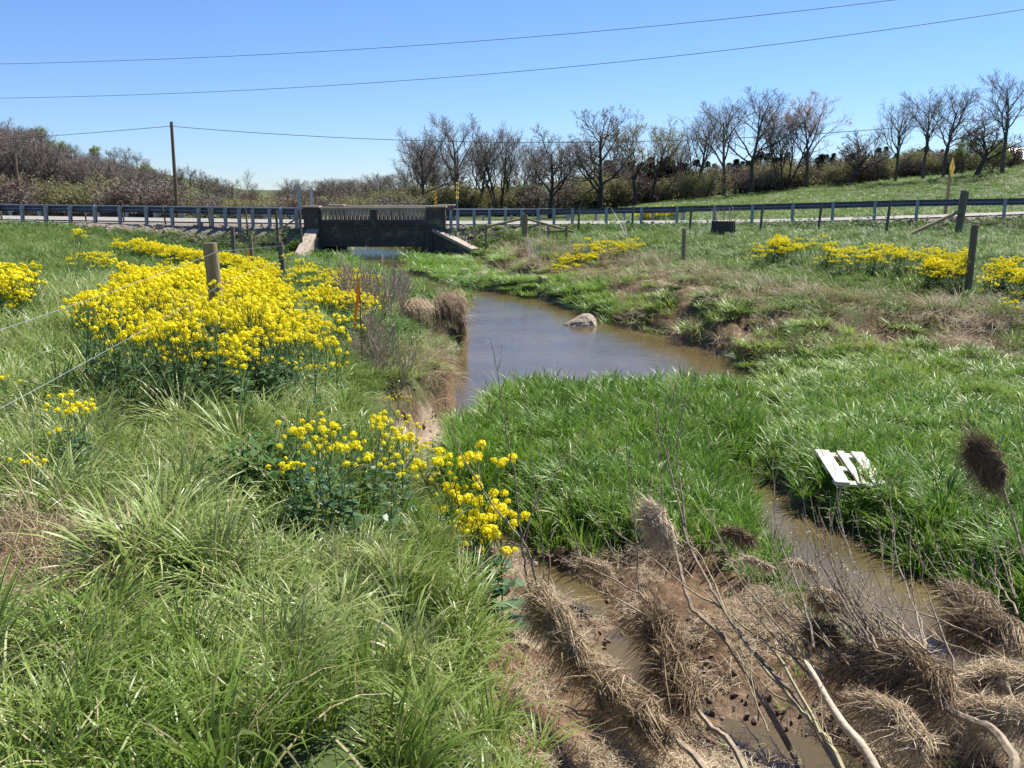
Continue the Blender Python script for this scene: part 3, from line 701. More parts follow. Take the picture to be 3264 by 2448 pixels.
def gen_tree(seed, H, levels, trunk_frac=.5, first=.3, n1=9, ang=(35,60), wob=.12, trop=.085, r0=.0155, spread=1.0, stems=1, twig_w=.037, buds=None, bud_n=3, bud_s=.16, lean=(0,0), kid=(11,7,6,5)):
    rr = random.Random(seed); wood = MB(); tw = MB(); bd = MB()
    def rv(): return Vector((rr.gauss(0,1), rr.gauss(0,1), rr.gauss(0,1)))
    def branch(p, d, L, r, lev):
        n_ = [7,6,5,3,2][min(lev,4)]; pts = [p.copy()]; rad = [r]; q = p.copy(); dd = d.copy()
        for i in range(n_):
            dd = (dd+rv()*wob*(1 if lev else .5)+UP*trop*(1.0 if lev else .5)).normalized()
            q = q+dd*L/n_; pts.append(q.copy()); rad.append(max(r*(1-.72*(i+1)/n_), .004))
        if lev <= 2:
            wood.tube(pts, rad, [8,6,4][lev], lev == 0, rr.random())
        else:
            sd = dd.cross(rv()).normalized(); w_ = twig_w*(1.0 if lev == 3 else .62)
            tw.ribbon(pts, [w_*(1-.6*i/n_) for i in range(n_+1)], sd, rr.random())
            if buds and lev >= levels-1:
                for k in range(bud_n):
                    c = pts[rr.randint(1, n_)]+rv()*.12; a = rv().normalized()*bud_s*rr.uniform(.5,1.1); b2 = a.cross(rv()).normalized()*bud_s*rr.uniform(.4,.8)
                    bd.add([c-a, c+b2*.6, c+a, c-b2*.6], [(0,1,2,3)], rr.random())
        if lev >= levels: return
        nk = kid[lev]; nk = max(2, int(nk*rr.uniform(.75,1.25))); az = rr.uniform(0,6.28)
        for k in range(nk):
            t = (first if lev == 0 else .22)+(1-(first if lev == 0 else .22))*(k+rr.random()*.8)/nk; t = min(t, .99)
            f = t*n_; i = int(f); b_ = pts[i].lerp(pts[i+1], f-i); ra = rad[i]*.62
            dl_ = (pts[i+1]-pts[i]).normalized(); az += 2.4+rr.uniform(-.5,.5)
            o1 = dl_.orthogonal().normalized(); o2 = dl_.cross(o1)
            a_ = math.radians(rr.uniform(*ang))*(1.0 if lev else spread)
            nd = (dl_*math.cos(a_)+(o1*math.cos(az)+o2*math.sin(az))*math.sin(a_)).normalized()
            ln = L*(.72 if lev == 0 else .6)*(1-.45*t)*rr.uniform(.75,1.2)
            branch(b_, nd, ln, ra, lev+1)
    for s_ in range(stems):
        a = rr.uniform(0,6.28); d0 = Vector((lean[0]+(.28*math.cos(a) if stems > 1 else 0), lean[1]+(.28*math.sin(a) if stems > 1 else 0), 1)).normalized()
        branch(Vector((.15*math.cos(a),.15*math.sin(a),-.3)) if stems > 1 else Vector((0,0,-.3)), d0, H*(trunk_frac if stems == 1 else rr.uniform(.45,.62)), H*r0*(1 if stems == 1 else .6), 0)
    zmax = max(v[2] for v in (tw.v or wood.v)); k = H/zmax
    for q in (wood, tw, bd): q.v = [(v[0]*k, v[1]*k, v[2]*k) for v in q.v]
    return wood, tw, bd
PROTO = {}
def proto(key, mats, **kw):
    wood, tw, bd = gen_tree(**kw); parts = []
    parts.append(('trunk', wood.mesh(key+'_trunk', mats[0]))); parts.append(('twigs', tw.mesh(key+'_twigs', mats[1])))
    if bd.v: parts.append(('buds', bd.mesh(key+'_buds', mats[2])))
    PROTO[key] = (parts, kw['H'])
proto('ash1', (bark, twig_m), seed=3, H=14, levels=4, trunk_frac=.62, first=.32, ang=(28,50), kid=(13,8,7,5))
proto('ash2', (bark, twig_m), seed=8, H=14, levels=4, trunk_frac=.66, first=.4, ang=(25,45), kid=(12,8,7,5))
proto('ash3', (bark, twig_m), seed=15, H=14, levels=4, trunk_frac=.72, first=.35, ang=(25,42), kid=(12,7,7,5), spread=.8)
proto('spread1', (bark_d, twig_m), seed=21, H=12, levels=4, trunk_frac=.42, first=.3, ang=(35,58), kid=(11,8,7,5), spread=1.15, trop=.09)
proto('spread2', (bark_d, twig_m), seed=29, H=12, levels=4, trunk_frac=.45, first=.25, ang=(35,60), kid=(12,8,7,5), spread=1.1, trop=.1)
proto('crook', (bark_d, twig_m), seed=33, H=8, levels=4, trunk_frac=.5, first=.35, ang=(45,75), wob=.28, kid=(11,8,7,5), spread=1.2, lean=(.35,0), r0=.024)
proto('gold', (bark_d, twig_m, bud_gold), seed=41, H=13, levels=4, trunk_frac=.5, first=.35, ang=(25,48), wob=.18, kid=(11,7,6,5), buds=True, bud_n=1, bud_s=.095)
proto('orange', (bark, twig_m, bud_orange), seed=47, H=13, levels=4, trunk_frac=.66, first=.42, ang=(22,42), kid=(11,7,6,5), buds=True, bud_n=2, bud_s=.085)
proto('multi', (bark_d, twig_m), seed=52, H=12, levels=4, stems=5, first=.35, ang=(20,38), kid=(7,6,6,4), spread=.8)
proto('green', (bark, twig_m, leaf_green), seed=59, H=11, levels=4, trunk_frac=.5, first=.28, ang=(32,58), kid=(12,8,7,5), buds=True, bud_n=2, bud_s=.12)
proto('thin', (bark, twig_m), seed=63, H=12, levels=3, trunk_frac=.85, first=.35, ang=(22,40), kid=(12,6,5,4), spread=.8, r0=.012)
proto('shrub1', (bark_d, twig_m), seed=71, H=4, levels=3, stems=9, first=.15, ang=(25,50), kid=(6,6,5,3), r0=.012, twig_w=.03)
proto('shrub2', (bark_d, twig_r), seed=77, H=4, levels=3, stems=9, first=.12, ang=(30,60), kid=(6,6,5,3), r0=.012, twig_w=.03)
proto('shrub3', (bark_d, twig_m, bud_green), seed=83, H=3.5, levels=3, stems=8, first=.1, ang=(30,60), kid=(6,6,5,3), r0=.011, buds=True, bud_n=3, bud_s=.065, twig_w=.032)
def evergreen(key, seed):
    rr = random.Random(seed); q = MB(); wd = MB(); wd.tube([(0,0,-.3),(0,0,3),(0,0,6)], [.16,.1,.02], 6)
    for i in range(1700):
        t = rr.random()**.8; z = .4+t*6.0; rad = (1-t**2.2)**.8*1.35*(.75+.35*math.sin(z*4+rr.random()*2))*rr.uniform(.55,1.08); a = rr.uniform(0,6.28)
        c = Vector((math.cos(a)*rad, math.sin(a)*rad, z)); d = Vector((math.cos(a),math.sin(a),rr.uniform(-.1,.7))).normalized()*rr.uniform(.12,.3)
        s_ = Vector((-math.sin(a),math.cos(a),rr.uniform(-.4,.4)))*.11
        q.add([c-s_, c+d*.4-s_*.6, c+d, c+d*.4+s_*.6, c+s_], [(0,1,2,3,4)], rr.random())
    PROTO[key] = ([('trunk', wd.mesh(key+'_trunk', bark_d)), ('crown', q.mesh(key+'_crown', ever_m))], 6.4)
evergreen('ever', 5)
def plant_tree(name, key, x, y, h, label, group=None, rz=None, cat='tree', sx=1.0):
    parts, H = PROTO[key]; s_ = h/H
    r = empty(name, (x, y, ground_z(x, y)-.02), R.uniform(0,6.28) if rz is None else rz); r.scale = (s_*sx, s_*sx, s_)
    tag(r, label, cat, group)
    for nm, me_ in parts:
        o = bpy.data.objects.new(nm, me_); COL.objects.link(o); o.parent = r
    return r
def tree_px(name, key, dx, dtop, Y, label, group=None, rz=None, sx=1.0, cat='tree'):
    t = DY(dx, dtop, Y); g_ = ground_z(t.x, Y)
    return plant_tree(name, key, t.x, Y, t.z-g_, label, group, rz, cat, sx)
G1 = 'bare trees along the field edge right of the bridge'
rt = [('ash_tree','ash1',905,268,120,'bare tree at the left shoulder of the dense clump behind the bridge'),
 ('ash_tree','ash2',985,240,124,'tallest bare tree in the dense clump behind the bridge'),
 ('ash_tree','ash3',1030,258,126,'slender bare tree in the middle of the dense clump behind the bridge'),
 ('ash_tree','multi',1078,262,122,'many-stemmed bare tree at the right of the dense clump behind the bridge'),
 ('walnut_tree','spread1',1190,262,112,'broad bare tree with low forking limbs standing alone by the guardrail'),
 ('walnut_tree','spread2',1298,221,114,'tall wide-crowned bare tree with arching limbs right of the forking one'),
 ('willow_tree','gold',1378,240,120,'leaning tree with yellow-green budding crown'),
 ('willow_tree','gold',1415,246,124,'upright tree with golden budding crown beside the leaning one'),
 ('ash_tree','thin',1455,272,126,'thin bare tree right of the golden budding pair'),
 ('ash_tree','thin',1487,262,124,'thin straight bare tree with sparse side twigs'),
 ('ash_tree','ash3',1515,218,122,'narrow bare tree at the foot of the sloping field'),
 ('ash_tree','ash2',1574,205,121,'narrow bare tree left of the big open-crowned tree'),
 ('ash_tree','ash1',1637,183,119,'big open-crowned bare tree standing tall over the sloping field'),
 ('ash_tree','thin',1668,262,120,'thin bare tree tucked behind the big open-crowned tree'),
 ('ash_tree','multi',1704,223,118,'clump of bare stems between the big tree and the orange-budded tree'),
 ('maple_tree','orange',1757,193,117,'slim tree with orange-brown buds in its crown'),
 ('apple_tree','crook',1842,276,113,'low crooked dark tree with wide drooping limbs'),
 ('ash_tree','thin',1900,268,114,'small bare sapling right of the crooked tree'),
 ('ash_tree','ash3',1950,208,110,'bare tree left of the warning sign with forked top'),
 ('ash_tree','ash2',2012,190,108,'bare tree just left of the warning sign'),
 ('ash_tree','ash1',2058,180,107,'bare tree rising directly behind the warning sign'),
 ('apple_tree','crook',2122,232,104,'dark twisted tree leaning at the right end of the field edge'),
 ('ash_tree','ash2',2190,148,102,'tallest bare tree by the barn roof at the right')]
for i, (nm, key, dx, dt, Y, lab) in enumerate(rt): tree_px(nm, key, dx, dt, Y, lab, sx=(1.1 if key in ('crook','gold','spread1','spread2') else 1.25))
GA = 'bare trees filling the clump behind the bridge'
for i in range(26):
    dx = R.uniform(850, 1130) if i < 15 else R.uniform(1130, 1500)
    tree_px('ash_tree', R.choice(['ash1','ash2','multi','thin','ash3']), dx, R.uniform(285, 350) if dx > 900 else R.uniform(330,380), R.uniform(128, 150), 'slim bare tree in the brown thicket behind the bridge and guardrail', GA)
GE = 'dark evergreens behind the bare tree line'
for i in range(60):
    dx = R.uniform(1300, 2060)
    tree_px('cedar_tree', 'ever', dx, R.uniform(342, 366)-(dx-1310)*.045, R.uniform(130, 150), 'dark bushy evergreen behind the bare tree line', GE, sx=R.uniform(1.6,2.6))
GS = 'brown shrubs under the bare tree line'
for i in range(110):
    dx = R.uniform(815, 2230); hi_ = np.interp(dx, [815,1130,1500,1900,2230], [396,386,362,334,300])
    k = R.choice(['shrub1','shrub3','shrub2','shrub3'])
    tree_px('thicket_shrub', k, dx, hi_+R.uniform(-12,18), np.interp(dx, [800,1300,2230], [118,122,108])+R.uniform(2,12), 
            'budding olive shrub in the undergrowth of the right tree line' if k == 'shrub3' else 'leafless brown shrub in the undergrowth of the right tree line', GS+(' in bud' if k == 'shrub3' else ''), cat='shrub', sx=R.uniform(1.1,1.6))
for dx, dt, Y in ((2085,292,112),(2150,300,108),(1905,335,118)):
    tree_px('budding_shrub', 'green', dx, dt, Y, 'pale green leafing tree behind the warning sign', 'pale green trees behind the sign', sx=1.1)
# left wooded slope
lt = [('ash_tree','ash1',8,248,150),('ash_tree','multi',45,262,150),('ash_tree','green',92,272,165),('ash_tree','ash1',70,268,160),('ash_tree','green',118,300,168),('ash_tree','ash3',140,305,172),('ash_tree','ash2',160,310,172),
      ('maple_tree','green',210,313,186),('ash_tree','spread1',243,314,188),('ash_tree','spread2',268,316,190),('ash_tree','spread1',295,326,190),('ash_tree','spread2',314,340,190)]
labs = ['tall bare tree at the left edge of the wooded slope','many-stemmed bare tree on the left wooded slope','yellow-green budding tree high on the left wooded slope','bare tree before the budding tree on the left slope',
        'pale budding tree stepping down the left slope','bare tree midway down the left slope','slim bare tree left of the round green tree','round light green tree on the crest of the left hill',
        'first bare tree right of the round green hilltop tree','second bare tree right of the round green hilltop tree','third bare tree right of the round green hilltop tree','last low bare tree of the hilltop row before the pole']
for (nm, key, dx, dt, Y), lb in zip(lt, labs): tree_px(nm, key, dx, dt, Y, lb, sx=1.15)
GL = 'bare trees massed on the left wooded slope'
for i in range(78):
    dx = R.uniform(-40, 350); tp = np.interp(dx, [-40,0,60,120,180,260,350], [248,256,276,300,318,336,352])+R.uniform(-4,36)
    tree_px('ash_tree', R.choice(['ash1','ash2','multi','spread1','multi']), dx, tp, R.uniform(105, 150), 'bare brown tree massed on the left wooded slope', GL, sx=R.uniform(.9,1.2))
GM = 'undergrowth shrubs on the left wooded slope'
for i in range(80):
    dx = R.uniform(-40, 370); k = R.choice(['shrub1','shrub2','shrub2','shrub3'])
    tree_px('thicket_shrub', k, dx, R.uniform(368, 422), R.uniform(88, 125), 'budding yellow-green shrub under the left wooded slope' if k == 'shrub3' else 'reddish brown bare shrub under the left wooded slope',
            GM+(' in bud' if k == 'shrub3' else ''), cat='shrub', sx=R.uniform(1.1,1.7))
for dx, dt in ((240,350),(262,358),(225,356),(322,352),(335,362)):
    tree_px('budding_shrub', 'green', dx, dt, 160, 'low bright green leafing tree below the hilltop row', 'leafing trees below the hilltop row', sx=1.3)
# trees between pole and bridge
for dx, dt, Y, key, lab in ((400,352,150,'multi','bushy bare tree just right of the utility pole'),(440,362,160,'shrub1','low bare tree second right of the utility pole'),(536,362,170,'thin','tall lone sapling above the low hedge'),(640,383,190,'thin','thin bare sapling left of the grey marker sign'),(722,388,200,'ash1','small pale bare tree above the bridge parapet')):
    tree_px('ash_tree', key, dx, dt, Y, lab, sx=1.2)
GH = 'low bare trees along the hedge behind the left guardrail'
for i in range(44):
    dx = R.uniform(345, 860)
    tree_px('hedge_tree', R.choice(['ash1','multi','spread2','spread1']), dx, R.uniform(380, 410)-abs(dx-600)*.02-(14 if dx > 790 else 0), R.uniform(135, 200), 'low bare tree in the hedge behind the left guardrail and bridge', GH, sx=R.uniform(1.2,1.7))
GB = 'brush behind the left guardrail'
for i in range(84):
    dx = R.uniform(330, 880); k = R.choice(['shrub1','shrub2','shrub3'])
    tree_px('thicket_shrub', k, dx, R.uniform(408, 436), R.uniform(95, 150), 'budding olive brush behind the left guardrail' if k == 'shrub3' else 'low brown brush behind the left guardrail', GB+(' in bud' if k == 'shrub3' else ''), cat='shrub', sx=R.uniform(1.2,2.0))
# barn at the far right
barn_w = solid('barn_board', (.16,.08,.055), (.1,.05,.035), rough=.9, scale=4, bump=.1); barn_r = solid('tin_roof', (.55,.55,.54), (.4,.4,.4), rough=.4, scale=3, bump=.02, metal=.4)
bt = DY(2215, 318, 128); bg_ = ground_z(bt.x, 128); root = empty('barn', (bt.x+2.5, 130, bg_)); hz = bt.z-bg_
tag(root, 'small dark barn with pale tin roof behind the right trees', 'barn')
q = MB(); q.hexa([(-4.5,-3,-.5),(4.5,-3,-.5),(4.5,3,-.5),(-4.5,3,-.5)], [(-4.5,-3,hz-1.6),(4.5,-3,hz-1.6),(4.5,3,hz-1.6),(-4.5,3,hz-1.6)])
q.add([(-4.5,-3,hz-1.6),(-4.5,3,hz-1.6),(-4.5,0,hz-.15)], [(0,1,2)]); q.add([(4.5,-3,hz-1.6),(4.5,3,hz-1.6),(4.5,0,hz-.15)], [(0,2,1)]); q.build('wall', barn_w, root)
q = MB()
for s_ in (-1,1): q.hexa([(-4.9,s_*3.4,hz-1.75),(4.9,s_*3.4,hz-1.75),(4.9,s_*.0,hz-.06),(-4.9,0,hz-.06)], [(-4.9,s_*3.4,hz-1.68),(4.9,s_*3.4,hz-1.68),(4.9,0,hz+.01),(-4.9,0,hz+.01)])
q.build('roof', barn_r, root)
q = MB(); q.box(-1.2,.8,-3.06,-3.01,-.4,hz*.5); q.build('door', wood_g, root)

# ------------------------------------------------------------------ grass and other uncountable growth (instanced clumps)
def clump_mesh(name, mat, seed, n, spread, h, wdt, lean, curl, segs=4, flat=0.0):
    r_ = np.random.default_rng(seed); q = MB()
    for i in range(n):
        a = r_.uniform(0, 6.283); rad = spread*math.sqrt(r_.random()); b = Vector((math.cos(a)*rad, math.sin(a)*rad, -.03))
        az = a+r_.normal(0, .9); L_ = h*r_.uniform(.55, 1.15); le = lean*r_.uniform(.3, 1.3); cu = curl*r_.uniform(.2, 1.5)
        d = Vector((math.cos(az), math.sin(az), 0)); sd = Vector((-math.sin(az), math.cos(az), 0))
        tw = r_.uniform(-.6, .6); sd = (sd+d*tw).normalized(); w_ = wdt*r_.uniform(.6, 1.2)
        pts = []; p = b.copy(); th = le
        for k in range(segs+1):
            pts.append(p.copy()); th2 = min(th+cu*(k+.5)/segs*1.6, 2.4)
            p = p+(d*math.sin(th2)+UP*math.cos(th2))*L_/segs
        wd = [w_*(.75+.5*(k/segs))*(1-(k/segs)**2.2)+.0006 for k in range(segs+1)]
        q.ribbon(pts, wd, sd, float(r_.random()))
    return q.mesh(name, mat, True)
def tussock_mesh(name, mat, seed, n, L0, wdt, segs=6):
    r_ = np.random.default_rng(seed); q = MB(); bias = r_.uniform(0, 6.283)
    for i in range(n):
        a = r_.uniform(0, 6.283); fr = math.sqrt(r_.random()); b = Vector((math.cos(a)*.07*fr, math.sin(a)*.07*fr, -.03))
        az = a+r_.normal(0, .45); L_ = L0*r_.uniform(.6, 1.15)*(1+.15*math.cos(az-bias)); th = .05+.75*fr*r_.uniform(.6, 1.2); cu = r_.uniform(.5, 1.9)
        d = Vector((math.cos(az), math.sin(az), 0)); sd = (Vector((-math.sin(az), math.cos(az), 0))+UP*r_.uniform(-.5, .5)).normalized(); w_ = wdt*r_.uniform(.55, 1.25)
        pts = []; p = b.copy()
        for k in range(segs+1):
            pts.append(p.copy()); t2 = min(th+cu*((k+.5)/segs)**1.6, 2.5); p = p+(d*math.sin(t2)+UP*math.cos(t2))*L_/segs
        q.ribbon(pts, [w_*(.7+.5*(k/segs))*(1-(k/segs)**2.4)+.0006 for k in range(segs+1)], sd, float(r_.random()))
    return q.mesh(name, mat, True)
def patch_mesh(name, mat, seed, R0, ntuft, per, L0, wdt, filler, segs=5, upright=1.0):
    r_ = np.random.default_rng(seed); q = MB()
    def blade(b, az, L_, th, cu, w_, rnd, sg):
        d = Vector((math.cos(az), math.sin(az), 0)); sd = (Vector((-math.sin(az), math.cos(az), 0))+UP*r_.uniform(-.5, .5)+d*r_.uniform(-.4, .4)).normalized(); pts = []; p = b.copy()
        for k in range(sg+1):
            pts.append(p.copy()); t2 = min(th+cu*((k+.5)/sg)**1.5, 2.5); p = p+(d*math.sin(t2)+UP*math.cos(t2))*L_/sg
        q.ribbon(pts, [w_*(.75+.45*(k/sg))*(1-(k/sg)**2.3)+.0006 for k in range(sg+1)], sd, float(min(1, max(0, rnd))))
    for t in range(ntuft):
        a0 = r_.uniform(0, 6.283); rc = R0*math.sqrt(r_.random()); c = Vector((math.cos(a0)*rc, math.sin(a0)*rc, -.03)); Lt = L0*r_.uniform(.55, 1.3); tr_ = r_.random(); lean_az = r_.uniform(0, 6.283); ln = r_.uniform(0, .45)
        for i in range(int(per*r_.uniform(.6, 1.4))):
            a = r_.uniform(0, 6.283); fr = math.sqrt(r_.random()); b = c+Vector((math.cos(a)*.045*fr, math.sin(a)*.045*fr, 0)); az = a+r_.normal(0, .6)
            v = Vector((math.cos(az)*(.1+.65*fr), math.sin(az)*(.1+.65*fr), 0))+Vector((math.cos(lean_az), math.sin(lean_az), 0))*ln
            blade(b, math.atan2(v.y, v.x), Lt*r_.uniform(.55, 1.15), v.length*r_.uniform(.6, 1.1)/upright, r_.uniform(.25, 1.7)/upright, wdt*r_.uniform(.55, 1.25), .62*tr_+.38*r_.random() if r_.random() > .1 else r_.uniform(.9,1), segs)
    for i in range(filler):
        a = r_.uniform(0, 6.283); rc = R0*1.05*math.sqrt(r_.random())
        blade(Vector((math.cos(a)*rc, math.sin(a)*rc, -.02)), r_.uniform(0, 6.283), L0*r_.uniform(.3, .6), r_.uniform(.1, .9), r_.uniform(.2, 1.4), wdt*r_.uniform(.5, 1), r_.random(), 3)
    return q.mesh(name, mat, True)
def make_coll(name, meshes):
    c = bpy.data.collections.new(name)
    for i, me_ in enumerate(meshes):
        o = bpy.data.objects.new('%s_%02d' % (name, i), me_); c.objects.link(o)
    return c
def scatter(name, coll, pos, rot, scl, idx_, tint, label, cat, parent=None):
    n_ = len(pos); me_ = bpy.data.meshes.new(name); me_.vertices.add(n_)
    me_.vertices.foreach_set('co', np.asarray(pos, np.float32).ravel())
    def A(nm, tp, key, arr):
        a = me_.attributes.new(nm, tp, 'POINT'); a.data.foreach_set(key, np.asarray(arr).ravel())
    A('rot', 'FLOAT_VECTOR', 'vector', np.asarray(rot, np.float32)); A('scl', 'FLOAT_VECTOR', 'vector', np.asarray(scl, np.float32))
    A('idx', 'INT', 'value', np.asarray(idx_, np.int32)); A('tint', 'FLOAT', 'value', np.asarray(tint, np.float32))
    o = bpy.data.objects.new(name, me_); COL.objects.link(o)
    g = bpy.data.node_groups.new(name+'_scatter', 'GeometryNodeTree')
    g.interface.new_socket('Geometry', in_out='INPUT', socket_type='NodeSocketGeometry')
    g.interface.new_socket('Geometry', in_out='OUTPUT', socket_type='NodeSocketGeometry')
    gi = g.nodes.new('NodeGroupInput'); go = g.nodes.new('NodeGroupOutput'); ip = g.nodes.new('GeometryNodeInstanceOnPoints')
    ci = g.nodes.new('GeometryNodeCollectionInfo'); ci.inputs[0].default_value = coll; ci.inputs[1].default_value = True; ci.inputs[2].default_value = True
    def na(nm, tp):
        q = g.nodes.new('GeometryNodeInputNamedAttribute'); q.data_type = tp; q.inputs[0].default_value = nm; return q.outputs[0]
    L = g.links.new
    L(gi.outputs[0], ip.inputs['Points']); L(ci.outputs[0], ip.inputs['Instance']); ip.inputs['Pick Instance'].default_value = True
    L(na('idx', 'INT'), ip.inputs['Instance Index'])
    er = g.nodes.new('FunctionNodeEulerToRotation'); L(na('rot', 'FLOAT_VECTOR'), er.inputs[0]); L(er.outputs[0], ip.inputs['Rotation'])
    L(na('scl', 'FLOAT_VECTOR'), ip.inputs['Scale']); L(ip.outputs[0], go.inputs[0])
    md = o.modifiers.new('scatter', 'NODES'); md.node_group = g
    tag(o, label, cat, kind='stuff'); o.parent = parent
    return o
def jitter_cells(y0, y1, cell, xpad=2.2, xlo=None, xhi=None):
    yy = np.arange(y0, y1, cell); P = []
    for y in yy:
        hw = .6*y+xpad; a = max(-hw, xlo) if xlo is not None else -hw; b = min(hw, xhi) if xhi is not None else hw
        if b <= a: continue
        x = np.arange(a, b, cell); P.append(np.stack([x, np.full(len(x), y)], 1))
    P = np.concatenate(P); return P+rng.uniform(-.55, .55, P.shape)*cell
RINGS = [(1.1,4.0,.19,.95),(4.0,7.0,.2,1.0),(7.0,11,.23,1.15),(11,17,.28,1.35),(17,26,.36,1.7),(26,38,.46,2.15),(38,50,.56,2.6)]
FINE = [(1.1,4.0,.088,.85),(4.0,7.0,.105,.95),(7.0,11,.135,1.05),(11,17,.175,1.2),(17,26,.25,1.45),(26,38,.36,1.8),(38,50,.48,2.1)]
g_blue = leafy('long_meadow_grass', [(.05,(.1,.175,.022)),(.4,(.19,.275,.05)),(.75,(.3,.37,.11)),(1.0,(.43,.46,.21))], dead=(.5,.44,.25), deadfrac=.08, rough=.38, trans=.34, spec=.32)
g_lush = leafy('lush_stream_grass', [(.05,(.065,.15,.013)),(.45,(.145,.27,.03)),(1.0,(.29,.39,.08))], dead=(.42,.38,.17), deadfrac=.06, rough=.42, trans=.36, spec=.32)
g_field = leafy('field_grass', [(.05,(.08,.15,.025)),(.5,(.15,.23,.05)),(1.0,(.23,.3,.095))], dead=(.42,.38,.2), deadfrac=.06, rough=.5, trans=.35, spec=.22)
g_dry = leafy('dry_grass', [(.05,(.2,.13,.07)),(.5,(.4,.3,.18)),(1.0,(.6,.49,.33))], rough=.6, trans=.25)
g_weed = leafy('broadleaf_weeds', [(.05,(.035,.085,.02)),(.5,(.065,.14,.03)),(1.0,(.11,.19,.05))], rough=.6, trans=.3, spec=.15)
cl_long = make_coll('long_grass_patch', [patch_mesh('lg%d' % i, g_blue, 100+i, .2, 9, 19, .27, .0088, 55) for i in range(9)])
cl_tus = make_coll('tussock_clump', [tussock_mesh('tu%d' % i, g_blue, 150+i, 110, .33+.04*(i % 3), .0088) for i in range(6)])
cl_tusl = make_coll('lush_tussock_clump', [tussock_mesh('tl%d' % i, g_lush, 170+i, 80, .3+.04*(i % 3), .0125, 5) for i in range(5)])
cl_lush = make_coll('lush_grass_patch', [patch_mesh('lu%d' % i, g_lush, 200+i, .2, 8, 17, .27, .0118, 50, 4, 1.25) for i in range(8)])
cl_sprig = make_coll('grass_sprig', [clump_mesh('sg%d' % i, g_lush, 250+i, 24, .05, .2, .009, .3, .6, 3) for i in range(3)])
cl_field = make_coll('field_grass_patch', [patch_mesh('fi%d' % i, g_field, 300+i, .2, 11, 12, .155, .0085, 60, 3) for i in range(7)])
cl_dry = make_coll('dry_grass_clump', [clump_mesh('dr%d' % i, g_dry, 400+i, 60, .09, .3+.05*(i % 3), .0045, .6+.25*(i % 3), 1.0+.3*(i % 2), 4) for i in range(5)])
def weed_mesh(seed):
    r_ = random.Random(seed); q = MB()
    for i in range(34):
        a = r_.uniform(0,6.28); rad = .14*math.sqrt(r_.random()); z = r_.uniform(.02,.2); c = Vector((math.cos(a)*rad, math.sin(a)*rad, z))
        az = r_.uniform(0,6.28); d = Vector((math.cos(az),math.sin(az),r_.uniform(-.2,.7))).normalized(); s_ = Vector((-math.sin(az),math.cos(az),r_.uniform(-.3,.3))); l_ = r_.uniform(.035,.075)
        q.add([c, c+d*l_*.5+s_*l_*.38, c+d*l_, c+d*l_*.5-s_*l_*.38], [(0,1,2,3)], r_.random())
    return q.mesh('weed%d' % seed, g_weed)
cl_weed = make_coll('weed_clump', [weed_mesh(500+i) for i in range(4)])
def clear_of_built(x, y):
    rd = pl_dist(x, y, ROAD); ok = rd > 3.75
    ok &= ~((x > -11.9) & (x < -3.2) & (y > 49.4) & (y < 58.5))
    return ok
def gather(fn, rings=RINGS):
    P = []; S = []
    for (a, b, c, s_) in rings:
        p = jitter_cells(a, b, c); k = fn(p[:,0], p[:,1]); p = p[k]; P.append(p); S.append(np.full(len(p), s_))
    return np.concatenate(P), np.concatenate(S)
def put(name, coll, P, S, hscale, label, cat, tint, ncol, tilt=.12, sink=.0, wide=1.0, sway=.0, sscale=.9):
    x, y = P[:,0], P[:,1]; z = height(x, y)-sink; n_ = len(P)
    rot = np.stack([rng.normal(0, tilt, n_), rng.normal(0, tilt, n_), rng.uniform(0, 6.283, n_)], 1)
    if sway:
        ax = 6.283*fbm(x, y, sscale, 301)*1.6+rng.normal(0, .45, n_); th = sway*np.clip(.25+1.6*(fbm(x, y, sscale*.8, 302)-.25), .05, 1.4)
        rot = tilt_euler(rng.uniform(0, 6.283, n_), ax, th)
    k = rng.uniform(.75, 1.25, n_)
    scl = np.stack([S*k*wide, S*k*wide, np.sqrt(S)*k*hscale], 1)
    return scatter(name, coll, np.stack([x, y, z], 1), rot, scl, rng.integers(0, ncol, n_), np.clip(tint+rng.normal(0, .09, n_), 0, 1), label, cat)
def m_long(x, y):
    dl, dr, sw, tr = masks(x, y); so, gv = soil_mask(x, y)
    hump = fbm(x, y, .5, 71)
    lip = np.where((y > 5.8) & (y < 13), .3, np.where((y > 13) & (y < 24), .36, .04))+.25*(fbm(x, y, .4, 77)-.5)
    return (dl > lip) & (y < 20) & (so < .55+.3*(hump-.5)) & clear_of_built(x, y) & (rng.random(len(x)) < np.clip(.55+2.0*(hump-.35), .45, 1))
P, S = gather(m_long); hs = fbm(P[:,0], P[:,1], .7, 72); tn = fbm(P[:,0], P[:,1], .9, 73)
put('meadow_grass', cl_long, P, S, (.5+.95*hs)*np.where(P[:,1] > 11, .85, 1)*np.interp(masks(P[:,0], P[:,1])[0], [0,.3,.9], [.45,.6,1]), 'long bluish green meadow grass on the left bank', 'grass', np.clip(.5+2.0*(tn-.5), 0, 1), 9, sway=.4, sscale=.55)
